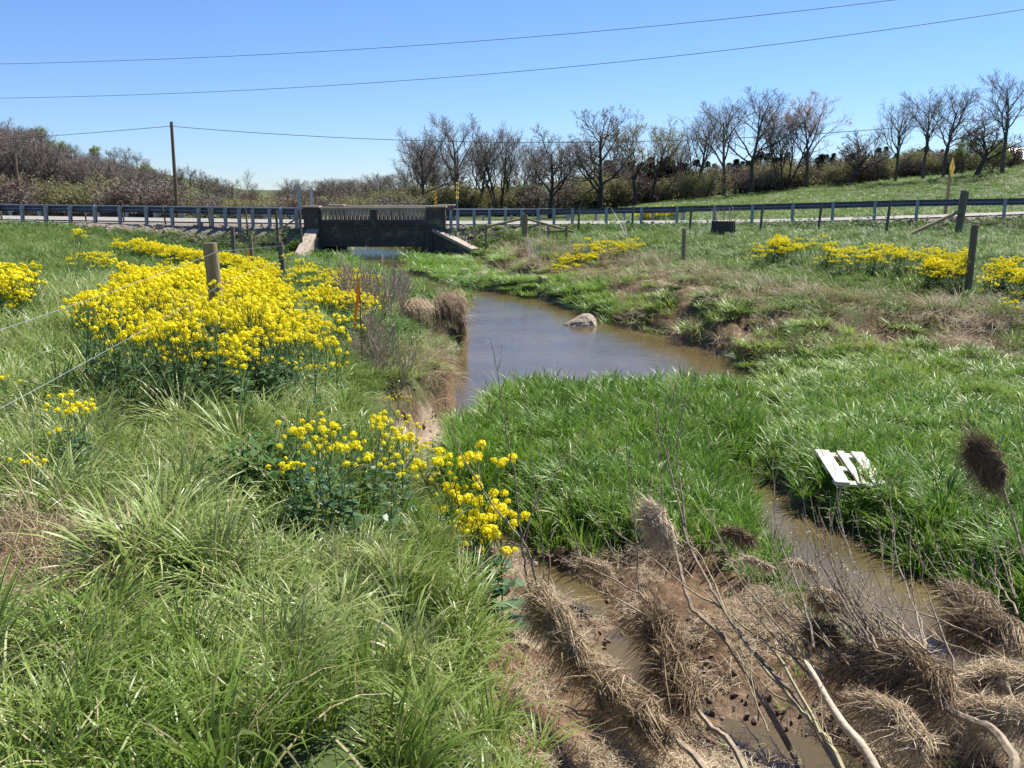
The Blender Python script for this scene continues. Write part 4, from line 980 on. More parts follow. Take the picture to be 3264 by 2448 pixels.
# arching tussocks standing in the meadow grass
P = []
for (a, b, c) in ((1.2, 5.5, .36), (5.5, 10, .42), (10, 17, .5)):
    q_ = jitter_cells(a, b, c); P.append(q_)
P = np.concatenate(P); x, y = P[:,0], P[:,1]; so, gv = soil_mask(x, y); dl_ = masks(x, y)[0]
k = (dl_ > .45) & (so < .3) & (rng.random(len(x)) < np.clip(.25+2.4*(fbm(x, y, 1.3, 75)-.3), .12, .95)); P = P[k]; x, y = P[:,0], P[:,1]
put('meadow_tussocks', cl_tus, P, np.full(len(P), 1.0)*rng.uniform(.75, 1.3, len(P)), np.interp(masks(x, y)[0], [0,.5,1.2], [.6,.75,1]), 'arching grass tussocks in the meadow of the left bank', 'grass', np.clip(.55+1.9*(fbm(x, y, .8, 76)-.5)+rng.normal(0,.12,len(P)), 0, 1), 6, sway=.45, sscale=1.1)
def m_lush(x, y):
    dl, dr, sw, tr = masks(x, y); so, gv = soil_mask(x, y); h_ = height(x, y)
    return (dl < -.05) & (dr < 1.2+1.2*(fbm(x, y, 1.3, 80)-.5)) & (sw > -.06+.45*(fbm(x, y, .45, 83)-.5)) & (so < .5) & (y < 48.5) & (h_ > WZ-.03) & clear_of_built(x, y) & (rng.random(len(x)) < .96)
P, S = gather(m_lush); tn = fbm(P[:,0], P[:,1], 1.2, 81); hs = fbm(P[:,0], P[:,1], .6, 82)
dl_, dr_, sw_, _ = masks(P[:,0], P[:,1])
put('stream_grass', cl_lush, P, S, (.45+1.1*hs)*np.where(dr_ > -2.5, .72, 1)*np.where(P[:,1] > 31, .6, 1)*np.where(P[:,0] > 3.4, .8, 1), 'lush bright green grass beside and between the stream channels', 'grass', .05+.5*tn+.45*ss(1+dr_/5)+.18*(P[:,0] > 4)+.12+.5*(fbm(P[:,0], P[:,1], .45, 86)-.5), 8, sway=.3, sscale=.7)
P = np.concatenate([jitter_cells(5, 10, .3), jitter_cells(10, 17, .38), jitter_cells(17, 30, .55)]); x, y = P[:,0], P[:,1]; dl_, dr_, sw_, _ = masks(x, y); so, gv = soil_mask(x, y)
k = (dl_ < -.1) & (dr_ < 1) & (sw_ > -.02) & (so < .4) & (height(x, y) > WZ-.02) & (rng.random(len(x)) < np.clip(.2+2.5*(fbm(x, y, 1.1, 84)-.35), .05, .9)); P = P[k]
put('stream_tussocks', cl_tusl, P, rng.uniform(.7, 1.25, len(P))*np.where(P[:,1] > 17, 1.5, 1), np.full(len(P), .9), 'rank arching grass tussocks on the island and the low bank', 'grass', np.clip(.35+1.6*(fbm(P[:,0], P[:,1], .9, 85)-.5)+rng.normal(0,.15,len(P)), 0, 1), 5, sway=.4)
def m_field(x, y):
    dl, dr, sw, tr = masks(x, y); so, gv = soil_mask(x, y); isf = inside(x, y, ROADFAR)
    a = ((dl > .3) & (y >= 15)) | ((dr > .9) & (so < .3))
    return a & ~isf & clear_of_built(x, y) & (sw > .2) & (rng.random(len(x)) < .95)
P, S = gather(m_field); tn = fbm(P[:,0], P[:,1], 2.5, 91)*.6+fbm(P[:,0], P[:,1], .5, 92)*.4
put('field_grass', cl_field, P, S, .7+.7*fbm(P[:,0], P[:,1], .8, 93), 'short pale green pasture grass of the fields beside the stream', 'grass', np.clip(.5+1.9*(tn-.5),0,1), 7, wide=1.1, sway=.3, sscale=1.2)
# hill pasture beyond the road
yy = []; 
for y in np.arange(50, 118, 1.1): 
    x = np.arange(8, .62*y+6, 1.1); yy.append(np.stack([x, np.full(len(x), y)], 1))
P = np.concatenate(yy)+rng.uniform(-.6, .6, (sum(len(q) for q in yy), 2))
bx_ = np.arange(-11, -2, .6); by_ = np.arange(58.5, 90, .6); bg2 = np.stack(np.meshgrid(bx_, by_), -1).reshape(-1, 2)+rng.uniform(-.3, .3, (len(bx_)*len(by_), 2)); bg2 = bg2[masks(bg2[:,0], bg2[:,1])[2] > .05]
P = P[inside(P[:,0], P[:,1], ROADFAR) & (pl_dist(P[:,0], P[:,1], ROAD) > 4)]; P = np.concatenate([P, bg2])
put('hill_grass', cl_field, P, np.full(len(P), 3.6), .75+.5*fbm(P[:,0], P[:,1], 4, 95), 'cropped green pasture sloping up beyond the road', 'grass', .1+.8*fbm(P[:,0], P[:,1], 6, 94), 5)
def m_dry(x, y):
    dl, dr, sw, tr = masks(x, y); so, gv = soil_mask(x, y); nz = fbm(x, y, .9, 97)
    band = (dr > -.6) & (dr < 2.9) & (y < 46) & (nz > .4) & (y > 8)
    lip = (dl > .1) & (dl < .75) & (y > 12) & (y < 30) & (nz > .42)
    bare = np.hypot((x+2.4)/.75, (y-3.75)/.65) < 1
    return (band | lip | bare) & (rng.random(len(x)) < .7)
P, S = gather(m_dry, FINE); 
put('dry_bank_grass', cl_dry, P, S, .45+.9*fbm(P[:,0], P[:,1], .5, 98), 'matted tan dead grass along the eroded stream banks', 'dry grass', fbm(P[:,0], P[:,1], .5, 99), 5, tilt=.5)
def m_weed(x, y):
    dl, dr, sw, tr = masks(x, y); nz = fbm(x, y, 1.4, 101); rd = pl_dist(x, y, ROAD); isf = inside(x, y, ROADFAR)
    emb = (rd < 8.5) & ~isf & (rd > 4.0) & (nz > .34)
    return ((emb) | ((dl > .6) & (dl < 1.9) & (y > 9) & (y < 26) & (nz > .52)) | ((y < 8) & (dl > .3) & (nz > .62))) & (rng.random(len(x)) < .6) & clear_of_built(x, y)
P, S = gather(m_weed, FINE)
put('bank_weeds', cl_weed, P, S*.9, .8+1.0*fbm(P[:,0], P[:,1], .8, 102), 'dark green leafy weeds on the embankment and the left bank', 'weeds', fbm(P[:,0], P[:,1], .9, 103), 4)

# ------------------------------------------------------------------ mustard
petal = leafy('mustard_petals', [(.1,(.84,.69,.008)),(.9,(.93,.82,.02))], rough=.6, trans=.3, inst=False, spec=.2)
petal_i = leafy('mustard_petals_far', [(.1,(.84,.69,.008)),(.9,(.93,.82,.02))], rough=.6, trans=.3, inst=True, spec=.2)
m_stem = leafy('mustard_stem', [(.1,(.09,.15,.04)),(.9,(.14,.21,.07))], rough=.5, trans=.1, inst=False)
m_leaf = leafy('mustard_leaf', [(.1,(.055,.12,.045)),(.9,(.1,.18,.075))], rough=.4, trans=.3, inst=False)
m_leaf_i = leafy('mustard_leaf_far', [(.1,(.055,.12,.035)),(.9,(.1,.18,.06))], rough=.6, trans=.3, inst=True, spec=.15)
def head_geo(q, c, r_, nf, fs, rr):
    c = Vector(c)
    for i in range(nf):
        z = 1-1.15*(i+.5)/nf; a = i*2.39996; s_ = math.sqrt(max(0, 1-z*z)); nrm = Vector((math.cos(a)*s_, math.sin(a)*s_, z))
        jr = r_*rr.uniform(.6,1.3); drop = r_*rr.choice([0,0,.2,.6,.9]) if i > nf*.55 else 0; p = c+Vector((nrm.x*jr, nrm.y*jr, nrm.z*jr*.8-drop)); u = nrm.orthogonal().normalized(); v = nrm.cross(u); a0 = rr.uniform(0,1.57)
        for k in range(4):
            b = a0+k*1.5708; d = u*math.cos(b)+v*math.sin(b); e = u*-math.sin(b)+v*math.cos(b)
            q.add([p, p+d*fs*.6+e*fs*.42+nrm*fs*.18, p+d*fs+nrm*fs*.1, p+d*fs*.6-e*fs*.42+nrm*fs*.18], [(0,1,2,3)], rr.random())
def mustard(seed, H, nb):
    rr = random.Random(seed); st = MB(); lf = MB(); heads = []
    lean = Vector((rr.uniform(-.1,.1), rr.uniform(-.1,.1), 0)); main = [Vector((0,0,-.05))+lean*t*t*H+UP*t*H for t in (0,.25,.5,.75,1)]
    st.tube(main, [.006,.0055,.005,.004,.0025], 4, False, rr.random()); heads.append((main[-1], 1.0))
    az = rr.uniform(0,6.28)
    for k in range(nb):
        t = .42+.5*k/nb; az += 2.4; b = main[0].lerp(main[-1], t); L_ = H*(1-t)*rr.uniform(.75,1.1)+.06
        d = Vector((math.cos(az)*.5, math.sin(az)*.5, 1)).normalized(); e = b+d*L_
        st.tube([b, b+d*L_*.5+Vector((math.cos(az),math.sin(az),0))*.02, e], [.0035,.003,.002], 3, False, rr.random()); heads.append((e, rr.uniform(.6,.95)))
        if k % 2 == 0:
            az2 = az+rr.uniform(.6,1.4); b2 = b+d*L_*.5; d2 = Vector((math.cos(az2)*.6, math.sin(az2)*.6, 1)).normalized(); e2 = b2+d2*L_*.45
            st.tube([b2, e2], [.0025,.002], 3, False, rr.random()); heads.append((e2, rr.uniform(.45,.7)))
    for k in range(16):
        t = .04+.6*(k/16)**.9; az += 2.4; b = main[0].lerp(main[-1], t); l_ = (.17*(1-t)+.05)*rr.uniform(.7,1.2)
        d = Vector((math.cos(az), math.sin(az), .55)).normalized(); s_ = Vector((-math.sin(az), math.cos(az), rr.uniform(-.2,.2)))*l_*.22
        m1 = b+d*l_*.45; m2 = b+d*l_+Vector((0,0,-l_*.35)); x = rr.random()
        lf.add([b, m1-s_, m1, m1+s_, m2], [(0,1,2),(0,2,3),(1,4,2),(2,4,3)], x)
    return st, lf, heads
head_m = []
for i in range(5):
    rr = random.Random(900+i); q = MB(); head_geo(q, (0,0,0), .019+.002*i, 13+2*i, .0125, rr); head_m.append(q.mesh('flower_head%d' % i, petal))
MUST = []
for i in range(6):
    st, lf, hd = mustard(700+i, .62+.05*i, 5+i % 3); MUST.append((st.mesh('mustard_stem%d' % i, m_stem), lf.mesh('mustard_leaves%d' % i, m_leaf), hd))
def mustard_plant(x, y, s_, label, group, k=None):
    k = R.randrange(6) if k is None else k; st, lf, hd = MUST[k]
    r = empty('mustard_plant', (x, y, ground_z(x, y)), R.uniform(0,6.28)); r.scale = (s_,s_,s_); tag(r, label, 'flower', group)
    for nm, me_ in (('stem', st), ('leaves', lf)):
        o = bpy.data.objects.new(nm, me_); COL.objects.link(o); o.parent = r
    for (p, hs) in hd:
        o = bpy.data.objects.new('flower_head', head_m[R.randrange(5)]); COL.objects.link(o); o.parent = r; o.location = p; hs *= R.uniform(1.0,1.5)*.9; o.scale = (hs,hs,hs); o.rotation_euler = (R.uniform(-.4,.4),R.uniform(-.4,.4),R.uniform(0,6.28))
    return r
far_meshes = []
for i in range(5):
    rr = random.Random(980+i); st, lf, hd = mustard(760+i, .64+.04*i, 6); q = MB()
    q.v = list(st.v); q.f = list(st.f); q.a = list(st.a); q.m = [0]*len(st.f)
    q.add(lf.v, lf.f, .4); q.mi = 1
    for p, hs in hd: head_geo(q, p, .026*hs*1.25, 7, .022*hs*1.3, rr)
    far_meshes.append(q.mesh('mustard_far%d' % i, [m_leaf_i, petal_i]))
cl_must = make_coll('mustard_far_plant', far_meshes)
# individuals: the loose groups near the photographer, then the near side of the big patch
def gp(dx, dy, z): return atz(dx*K, dy*K, z)
def cluster(pix, label, group, s0=.9):
    for (dx, dy, s_) in pix:
        # pixel of the flower top; stand the plant so that its top shows there
        lo, hi = 2.0, 40.0
        for _ in range(30):
            Y = (lo+hi)/2; p = DY(dx, dy, Y); top = ground_z(p.x, Y)+.7*s_*s0
            if p.z > top: lo = Y
            else: hi = Y
        mustard_plant(p.x, Y, s_*s0, label, group)
cluster([(652,952,.85),(672,920,.9),(690,960,.8),(712,958,.9),(735,965,.85),(760,985,.8),(640,1000,.7)], 'mustard plant with sparse yellow heads rising from the long grass near the bank edge', 'sparse mustard plants in the long grass')
cluster([(800,930,.95),(825,895,.9),(845,910,.9),(870,925,.95),(895,915,.95),(905,945,.9),(925,985,.85),(840,985,.9),(865,970,.8),(890,970,.85),(815,955,.8),(935,1010,.7)], 'mustard plant of the leafy clump on the lip of the left bank', 'leafy mustard clump on the bank lip')
cluster([(842,858,.6),(860,862,.55),(880,858,.6)], 'short mustard plant above the crumbling left bank', 'short mustard plants above the crumbling bank', .8)
cluster([(150,862,.8),(165,875,.75),(182,880,.75),(135,905,.6),(60,982,.6),(20,818,.7)], 'lone mustard plant in the long grass under the wire', 'lone mustard plants under the wire', .85)
for (dx, dy, s_) in [(978,1045,.8),(1000,1040,.85),(1018,1050,.8),(1035,1022,.8),(1062,1048,.75),(1085,1072,.75),(1060,1090,.7),(1010,1085,.7),(1040,1110,.65),(985,1080,.7)]:
    p = DY(dx, dy, 6.1+R.uniform(-.2,.25)); g_ = ground_z(p.x, p.y); mustard_plant(p.x, p.y, min(1.6, max(.5, (p.z-g_)/.7)), 'tall mustard plant growing at the foot of the bank above the gravel', 'mustard plants at the foot of the bank')
# big patch around the stout post
PATCH = [gp(*q) for q in [(130,740,0),(165,885,0),(330,925,0),(560,930,0),(730,925,-.1),(795,800,-.2),(835,650,-.5),(830,605,-.6),(640,590,-.4),(470,600,-.15),(330,640,0),(200,675,0)]]
PATCH = [(p.x, p.y) for p in PATCH]
xs_ = [p[0] for p in PATCH]; ys_ = [p[1] for p in PATCH]
cand = []
rr = random.Random(5)
for _ in range(60000):
    y = rr.uniform(min(ys_), max(ys_)); x = rr.uniform(min(xs_), max(xs_)); cand.append((x, y))
cand = np.array(cand); ins = inside(cand[:,0], cand[:,1], PATCH); cand = cand[ins]
nz = fbm(cand[:,0], cand[:,1], 1.0, 120); edge = pl_dist(cand[:,0], cand[:,1], PATCH+[PATCH[0]])
right = cand[:,0]-(-.27*cand[:,1]+.15)            # loose, sparser growth towards the bank
dens = np.where(right > 0, .32, 1.0)*ss(edge/.8+.12)*np.clip(.5+3.2*(nz-.45), .06, 1.15)
area = 60000.0
box_a = (max(ys_)-min(ys_))*(max(xs_)-min(xs_)); per = 60000/box_a
keep = rng.random(len(cand)) < dens*np.interp(cand[:,1], [8,12], [36,50])/per
cand = cand[keep]
order = np.argsort(cand[:,1]); NEAR_N = 250
near_c = cand[order[:NEAR_N]]; far_c = cand[order[NEAR_N:]]
for x, y in near_c:
    rt_ = x > -.27*y+.15
    mustard_plant(x, y, R.uniform(.6,1.12), 'mustard plant in the loose growth between the dense patch and the bank' if rt_ else ('mustard plant of the dense patch on the field side of the wire fence' if x < -3.3-(y-9.6)*.208 else 'mustard plant of the dense patch between the wire fence and the stream bank'), 'loose mustard plants by the bank' if rt_ else ('mustard plants on the field side of the wire' if x < -3.3-(y-9.6)*.208 else 'mustard plants between wire and bank'))
FP = [far_c]; FS = [rng.uniform(.55,1.08,len(far_c))*np.interp(far_c[:,1], [10,18,26], [1,.85,.7])]
def far_patch(pix, zz, n_, sc=1.0, Yfix=None):
    poly = [(gp(dx, dy, zz) if Yfix is None else DY(dx, dy, Yfix)) for dx, dy in pix]; poly = [(p.x, p.y) for p in poly]
    ax = min(p[0] for p in poly); bx = max(p[0] for p in poly); ay = min(p[1] for p in poly); by = max(p[1] for p in poly)
    c = np.stack([rng.uniform(ax, bx, n_*6), rng.uniform(ay, by, n_*6)], 1); c = c[inside(c[:,0], c[:,1], poly)]
    k = fbm(c[:,0], c[:,1], .7, 131) > .44+.12*rng.random(len(c)); c = c[k][:int(n_*.8)]; FP.append(c); FS.append(rng.uniform(.5,1.1,len(c))*sc)
far_patch([(240,523),(400,535),(565,537),(570,528),(400,524),(300,516)], 0, 520, .95)
far_patch([(0,690),(60,690),(75,660),(40,640),(0,630)], 0, 110, .9)
far_patch([(150,565),(235,570),(235,556),(160,552)], 0, 40, .7)
far_patch([(345,556),(368,556),(368,548),(345,548)], 0, 20, .9)
far_patch([(155,512),(180,512),(180,508),(155,508)], 0, 14, 1.0)
far_patch([(1165,544),(1220,551),(1300,550),(1390,546),(1380,539),(1250,537)], -.45, 200, .85)
far_patch([(1600,560),(1640,572),(1720,572),(1800,578),(1790,560),(1700,553),(1620,550)], -.3, 60, .85)
far_patch([(1640,565),(1690,570),(1700,560),(1655,556)], -.3, 50, .95)
far_patch([(1740,575),(1900,590),(2000,600),(2080,610),(2080,590),(1950,578),(1800,566)], -.2, 150, .85)
far_patch([(1990,605),(2085,612),(2085,592),(2000,590)], -.2, 70, .9)
far_patch([(2110,610),(2212,628),(2240,620),(2240,592),(2150,588)], -.15, 90, .85)
P = np.concatenate(FP); S = np.concatenate(FS)
# flowering strips beyond the road and behind the tree line (larger clumps, same plant)
ex = []
for (x0, x1, Y0, Y1, n_) in ((DY(1385,0,62).x, DY(1470,0,62).x, 58, 62, 70),):
    ex.append(np.stack([rng.uniform(x0, x1, n_), rng.uniform(Y0, Y1, n_)], 1))
for dx0, dx1, n_ in ((1500,1560,60),(1720,1800,120),(1850,1900,120),(1905,1990,200),(2085,2140,130)):
    Y_ = 133; ex.append(np.stack([rng.uniform(DY(dx0,0,Y_).x, DY(dx1,0,Y_).x, n_), rng.uniform(Y_-4, Y_+5, n_)], 1))
ex = np.concatenate(ex); P = np.concatenate([P, ex]); S = np.concatenate([S, np.full(len(ex), 1.7)])
z = height(P[:,0], P[:,1])
scatter('mustard_stand', cl_must, np.stack([P[:,0], P[:,1], z], 1), np.stack([rng.normal(0,.08,len(P)), rng.normal(0,.08,len(P)), rng.uniform(0,6.28,len(P))], 1),
        np.stack([S, S, S], 1), rng.integers(0, 5, len(P)), rng.random(len(P)), 'yellow flowering mustard massed in the farther patches on both fields', 'flowers')

# ------------------------------------------------------------------ flood-bent willows with straw caught on them
willow_m = solid('willow_bark', (.4,.32,.22), (.22,.165,.11), rough=.8, scale=9, bump=.2, stretch=(1,1,1), rndmix=.3)
willow_g = solid('green_willow_bark', (.34,.3,.16), (.22,.18,.1), rough=.75, scale=9, bump=.15, rndmix=.3)
pale_stick = solid('bleached_wood', (.6,.5,.37), (.42,.33,.23), rough=.8, scale=6, bump=.2, rndmix=.15)
straw_m = leafy('flood_straw', [(.0,(.1,.065,.036)),(.3,(.26,.18,.1)),(.6,(.5,.39,.245)),(1.0,(.8,.69,.51))], rough=.65, trans=.12, inst=False, spec=.25)
core_m = solid('matted_debris', (.15,.1,.06), (.075,.05,.03), rough=.95, scale=14, bump=.5, bscale=40)
wbud = leafy('willow_buds', [(.1,(.2,.26,.05)),(.9,(.32,.38,.1))], rough=.5, trans=.3, inst=False)
def catmull(P, k=5):
    P = [Vector(p) for p in P]; P = [P[0]*2-P[1]]+P+[P[-1]*2-P[-2]]; out = []
    for i in range(1, len(P)-2):
        for j in range(k):
            t = j/k; a, b, c, d = P[i-1:i+3]
            out.append(.5*((2*b)+(c-a)*t+(2*a-5*b+4*c-d)*t*t+(3*b-a-3*c+d)*t**3))
    out.append(P[-2]); return out
def SY(u, v, Y): return aty(u, v, Y)
TRAIL = Vector((-.8,.25,-.3)).normalized()
def straw_clump(label, spine, rad, n_, length=.22, trail=TRAIL, seed=1, width=.0036, droop=.7, wild=.34, group=None):
    rr = random.Random(seed); sp = catmull(spine, 5); k = len(sp); base = sp[0]
    root = empty('straw_clump', base); tag(root, label, 'straw', group); o_ = Vector(base)
    def at(t):
        f = t*(k-1); i = min(int(f), k-2); return sp[i].lerp(sp[i+1], f-i), (sp[i+1]-sp[i]).normalized()
    def prof(t): return rad*.74*(.55+.6*math.sin(math.pi*min(max(t,.02),.98))**.7)*(.85+.3*math.sin(t*17+seed)+.2*math.sin(t*31+seed*2.3))
    q = MB(); pts = []; rs = []
    for i in range(14):
        t = i/13; p, d = at(t); pts.append(p-o_+trail*prof(t)*.25+Vector((rr.uniform(-1,1),rr.uniform(-1,1),rr.uniform(-1,1)))*rad*.1); rs.append(prof(t)*.62*(.25 if i in (0,13) else 1))
    q.tube(pts, rs, 9); c = q.build('opaque_core', core_m, root, True)  # solid core added inside the strands to block light
    q = MB()
    for _ in range(int(n_*1.5)):
        t = rr.random(); p, d = at(t); pr = prof(t); rv = Vector((rr.gauss(0,1),rr.gauss(0,1),rr.gauss(0,1)))
        u = rv.normalized(); L_ = length*.82*rr.uniform(.25,1.35)
        mode = rr.random(); Bv = (trail-d*trail.dot(d)).normalized(); Av = Bv.cross(d)
        if Av.z < 0: Av = -Av
        if mode < wild*.45:
            s0 = p+(Av*rr.uniform(.2,1)+Bv*rr.uniform(-.8,.8))*pr*.9; dd = (u*.8+UP*.15).normalized(); pts = [s0, s0+dd*L_*.22, s0+dd*L_*.4+rv*.012]
        elif mode < wild*.45+.2:
            th = rr.uniform(-1.2,1.9); s0 = p+(Av*math.cos(th)+Bv*math.sin(th))*pr*rr.uniform(.85,1.08); dd = (d*(1 if rr.random() < .5 else -1)+rv*.3+Bv*.2).normalized(); pts = [s0, s0+dd*L_*.3+rv*.006, s0+dd*L_*.6+UP*-.01]
        else:
            th = rr.uniform(-1.3,1.5); span = rr.uniform(.7,1.5); k_ = rr.uniform(.8,1.1); drift = rr.gauss(0,.3 if rr.random() < .55 else 1.3)
            pts = [p+(Av*math.cos(th+span*j/2)+Bv*math.sin(th+span*j/2))*pr*k_+d*drift*pr*j*.6+rv*.004*j for j in range(3)]
            if th+span > 1.0 and rr.random() < .6:
                e = pts[-1]; tl_ = (trail*rr.uniform(.3,1.1)+Vector((0,0,-droop*rr.uniform(.4,1.3)))+rv*.18).normalized(); pts += [e+tl_*L_*.4+rv*.01, e+tl_*L_*.8+Vector((0,0,-.12*L_))+rv*.02]
        sd = (pts[1]-pts[0]).cross(rv)
        if sd.length < 1e-6: continue
        w_ = width*rr.uniform(.5,1.5)
        q.ribbon([x-o_ for x in pts], [w_]*(len(pts)-1)+[w_*.3], sd.normalized(), min(1, max(0, rr.gauss(.5,.26))))
    q.build('straw', straw_m, root); return root
def stem_obj(parent, o_, pts, r0, r1, mat, seed, twigs=0, name='stem', tl=.2, buds=True, k=5):
    rr = random.Random(seed); P = catmull(pts, k); n_ = len(P); q = MB()
    P = [p+Vector((rr.gauss(0,1),rr.gauss(0,1),rr.gauss(0,1)))*.004 for p in P]
    q.tube([p-o_ for p in P], [r0+(r1-r0)*(i/(n_-1)) for i in range(n_)], 6, True, rr.random())
    if buds: bq = MB()
    for j in range(twigs):
        t = rr.uniform(.25,.98); i = min(int(t*(n_-1)), n_-2); b = P[i]; d = (P[i+1]-P[i]).normalized(); rv = Vector((rr.gauss(0,1),rr.gauss(0,1),rr.gauss(0,1)))
        nd = (d*.8+rv*.35+UP*.35).normalized(); L_ = tl*rr.uniform(.4,1.3); e = b+nd*L_+UP*L_*.12; m = b+nd*L_*.5
        q.tube([b-o_, m-o_, e-o_], [r1*.9,r1*.75,r1*.4], 3, False, rr.random())
    st = q.build(name, mat, parent)
    if buds:
        for j in range(int(8+twigs*1.5)):
            t = rr.uniform(.3,1); i = min(int(t*(n_-1)), n_-1); c = P[i]-o_; a = Vector((rr.gauss(0,1),rr.gauss(0,1),rr.gauss(0,1))).normalized()*.011; b2 = a.cross(UP).normalized()*.005
            bq.add([c, c+a*.6+b2, c+a*1.4, c+a*.6-b2], [(0,1,2,3)], rr.random())
        bq.build('buds', wbud, st)
    return st
def willow(label, stems, seed, mat=willow_m):
    stems = rooted(list(stems)); b = stems[0][0][0]; root = empty('willow_shrub', b); tag(root, label, 'shrub'); o_ = Vector(b)
    for i, (pts, r0, r1, tw) in enumerate(stems): stem_obj(root, o_, pts, r0, r1, mat, seed*31+i, tw)
    return root
def rooted(stems):
    """extend the first stem back along its own line until it enters the ground"""
    pts = stems[0][0][1:]; d = (pts[0]-pts[1]).normalized(); d.z = min(d.z, -.28); d.normalize(); p = pts[0].copy(); mid = None
    for i in range(60):
        p = p+d*.06; d = (d+Vector((0,0,-.035))).normalized()
        if i == 4: mid = p.copy()
        if p.z < ground_z(p.x, p.y)-.06: break
    stems[0] = ([p]+([mid] if mid is not None and i > 6 else [])+list(pts),)+tuple(stems[0][1:]); return stems
def Gd(p, dz=-.05): return Vector((p.x, p.y, ground_z(p.x, p.y)+dz))
# first willow: its trunk lies under straw, shoots stand up from it
r1 = SY(2330,2448,3.6); r1 = Gd(r1)
sA = [r1, SY(2213,2410,4.0), SY(2050,2270,4.4), SY(1900,2130,4.85), SY(1800,1990,5.15), SY(1745,1875,5.4)]
willow('flood-bent willow with tall upright shoots beside the gravel trickle', [
  (sA, .024, .014, 0),
  ([SY(1712,1930,5.35), SY(1685,1867,5.45), SY(1673,1804,5.5), SY(1660,1700,5.55), SY(1635,1495,5.65), SY(1615,1380,5.7), SY(1590,1210,5.75), SY(1564,1090,5.8)], .0095, .002, 5),
  ([SY(1725,1920,5.35), SY(1710,1855,5.42), SY(1679,1747,5.48), SY(1635,1690,5.52), SY(1572,1608,5.58), SY(1515,1520,5.62), SY(1458,1419,5.68), SY(1436,1300,5.7)], .0085, .0022, 5),
  ([SY(1745,1880,5.4), SY(1736,1842,5.44), SY(1730,1741,5.5), SY(1711,1608,5.58), SY(1695,1495,5.65), SY(1691,1330,5.72)], .0062, .0018, 4),
  ([SY(1663,1741,5.52), SY(1717,1590,5.65), SY(1780,1495,5.75), SY(1843,1413,5.85), SY(1885,1340,5.9)], .005, .0016, 3),
  ([SY(1752,1870,5.4), SY(1752,1735,5.5), SY(1786,1634,5.6), SY(1793,1560,5.65)], .0055, .0018, 3),
  ([SY(1672,1745,5.5), SY(1690,1660,5.55), SY(1712,1570,5.6)], .003, .0015, 1)], 1)
straw_clump('long mat of straw on the willow trunk nearest the grassy bank', [SY(2150,2350,4.15), SY(2000,2235,4.5), SY(1880,2110,4.9)], .12, 2600, .22, seed=3)
straw_clump('hanging brown straw below the upright willow shoots', [SY(1870,2110,4.9), SY(1790,1985,5.15), SY(1725,1890,5.4)], .105, 2800, .3, seed=4, droop=.9)
# second willow
r2 = Gd(SY(2420,2448,3.7))
willow('flood-bent willow carrying the big pale straw sheaf over the trickle', [
  ([r2, SY(2330,2370,4.05), SY(2273,2320,4.25), SY(2197,2220,4.55), SY(2150,2090,4.95), SY(2110,1980,5.3), SY(2060,1900,5.55)], .02, .011, 0),
  ([SY(2080,1915,5.5), SY(2036,1886,5.6), SY(2033,1754,5.7), SY(2014,1590,5.85), SY(2001,1463,5.95), SY(1996,1330,6.0)], .0075, .0018, 6),
  ([SY(2060,1905,5.5), SY(1960,1850,5.7), SY(1868,1800,5.85), SY(1810,1710,5.95)], .0075, .002, 8),
  ([SY(2120,2000,5.2), SY(1990,1920,5.5), SY(1900,1880,5.7), SY(1840,1850,5.8)], .0065, .002, 7),
  ([SY(2090,1950,5.4), SY(2010,1850,5.6), SY(1930,1720,5.8), SY(1900,1620,5.9)], .005, .0016, 6)], 2)
straw_clump('big pale straw sheaf draped on the second willow', [SY(2215,2250,4.45), SY(2165,2140,4.8), SY(2135,2040,5.1), SY(2085,1930,5.45)], .125, 3800, .3, seed=7, droop=.55, wild=.3)
# third and fourth: taller forked stems with a ball of straw
r3 = Gd(SY(2330,2060,5.4)); r4 = Gd(SY(2560,2260,4.7))
willow('forked willow stem holding a straw ball above the green island', [
  ([r3, SY(2260,1990,5.6), SY(2203,1930,5.75), SY(2172,1830,5.95), SY(2146,1735,6.15), SY(2090,1634,6.35), SY(2060,1560,6.45)], .022, .006, 2),
  ([SY(2150,1750,6.1), SY(2115,1640,6.25), SY(2105,1500,6.4), SY(2085,1380,6.5)], .006, .0018, 5)], 3)
straw_clump('tan ball of straw on the forked willow above the green island', [SY(2150,1730,6.15), SY(2105,1665,6.28), SY(2070,1610,6.4)], .1, 1900, .17, seed=9, droop=.6)
willow('tallest slanting willow stem between the two channels', [
  ([r4, SY(2470,2150,4.95), SY(2380,2050,5.2), SY(2300,1930,5.45), SY(2248,1842,5.65), SY(2184,1703,5.95), SY(2153,1558,6.2), SY(2110,1400,6.4), SY(2085,1290,6.5)], .017, .004, 5),
  ([SY(2190,1715,5.95), SY(2172,1560,6.15), SY(2160,1430,6.3), SY(2180,1290,6.4), SY(2225,1190,6.45)], .008, .0018, 8),
  ([SY(2300,1935,5.45), SY(2200,1880,5.7), SY(2090,1790,6.0), SY(1960,1690,6.3)], .008, .002, 9),
  ([SY(2110,1400,6.4), SY(2140,1290,6.45), SY(2165,1180,6.5)], .004, .0015, 3)], 4)
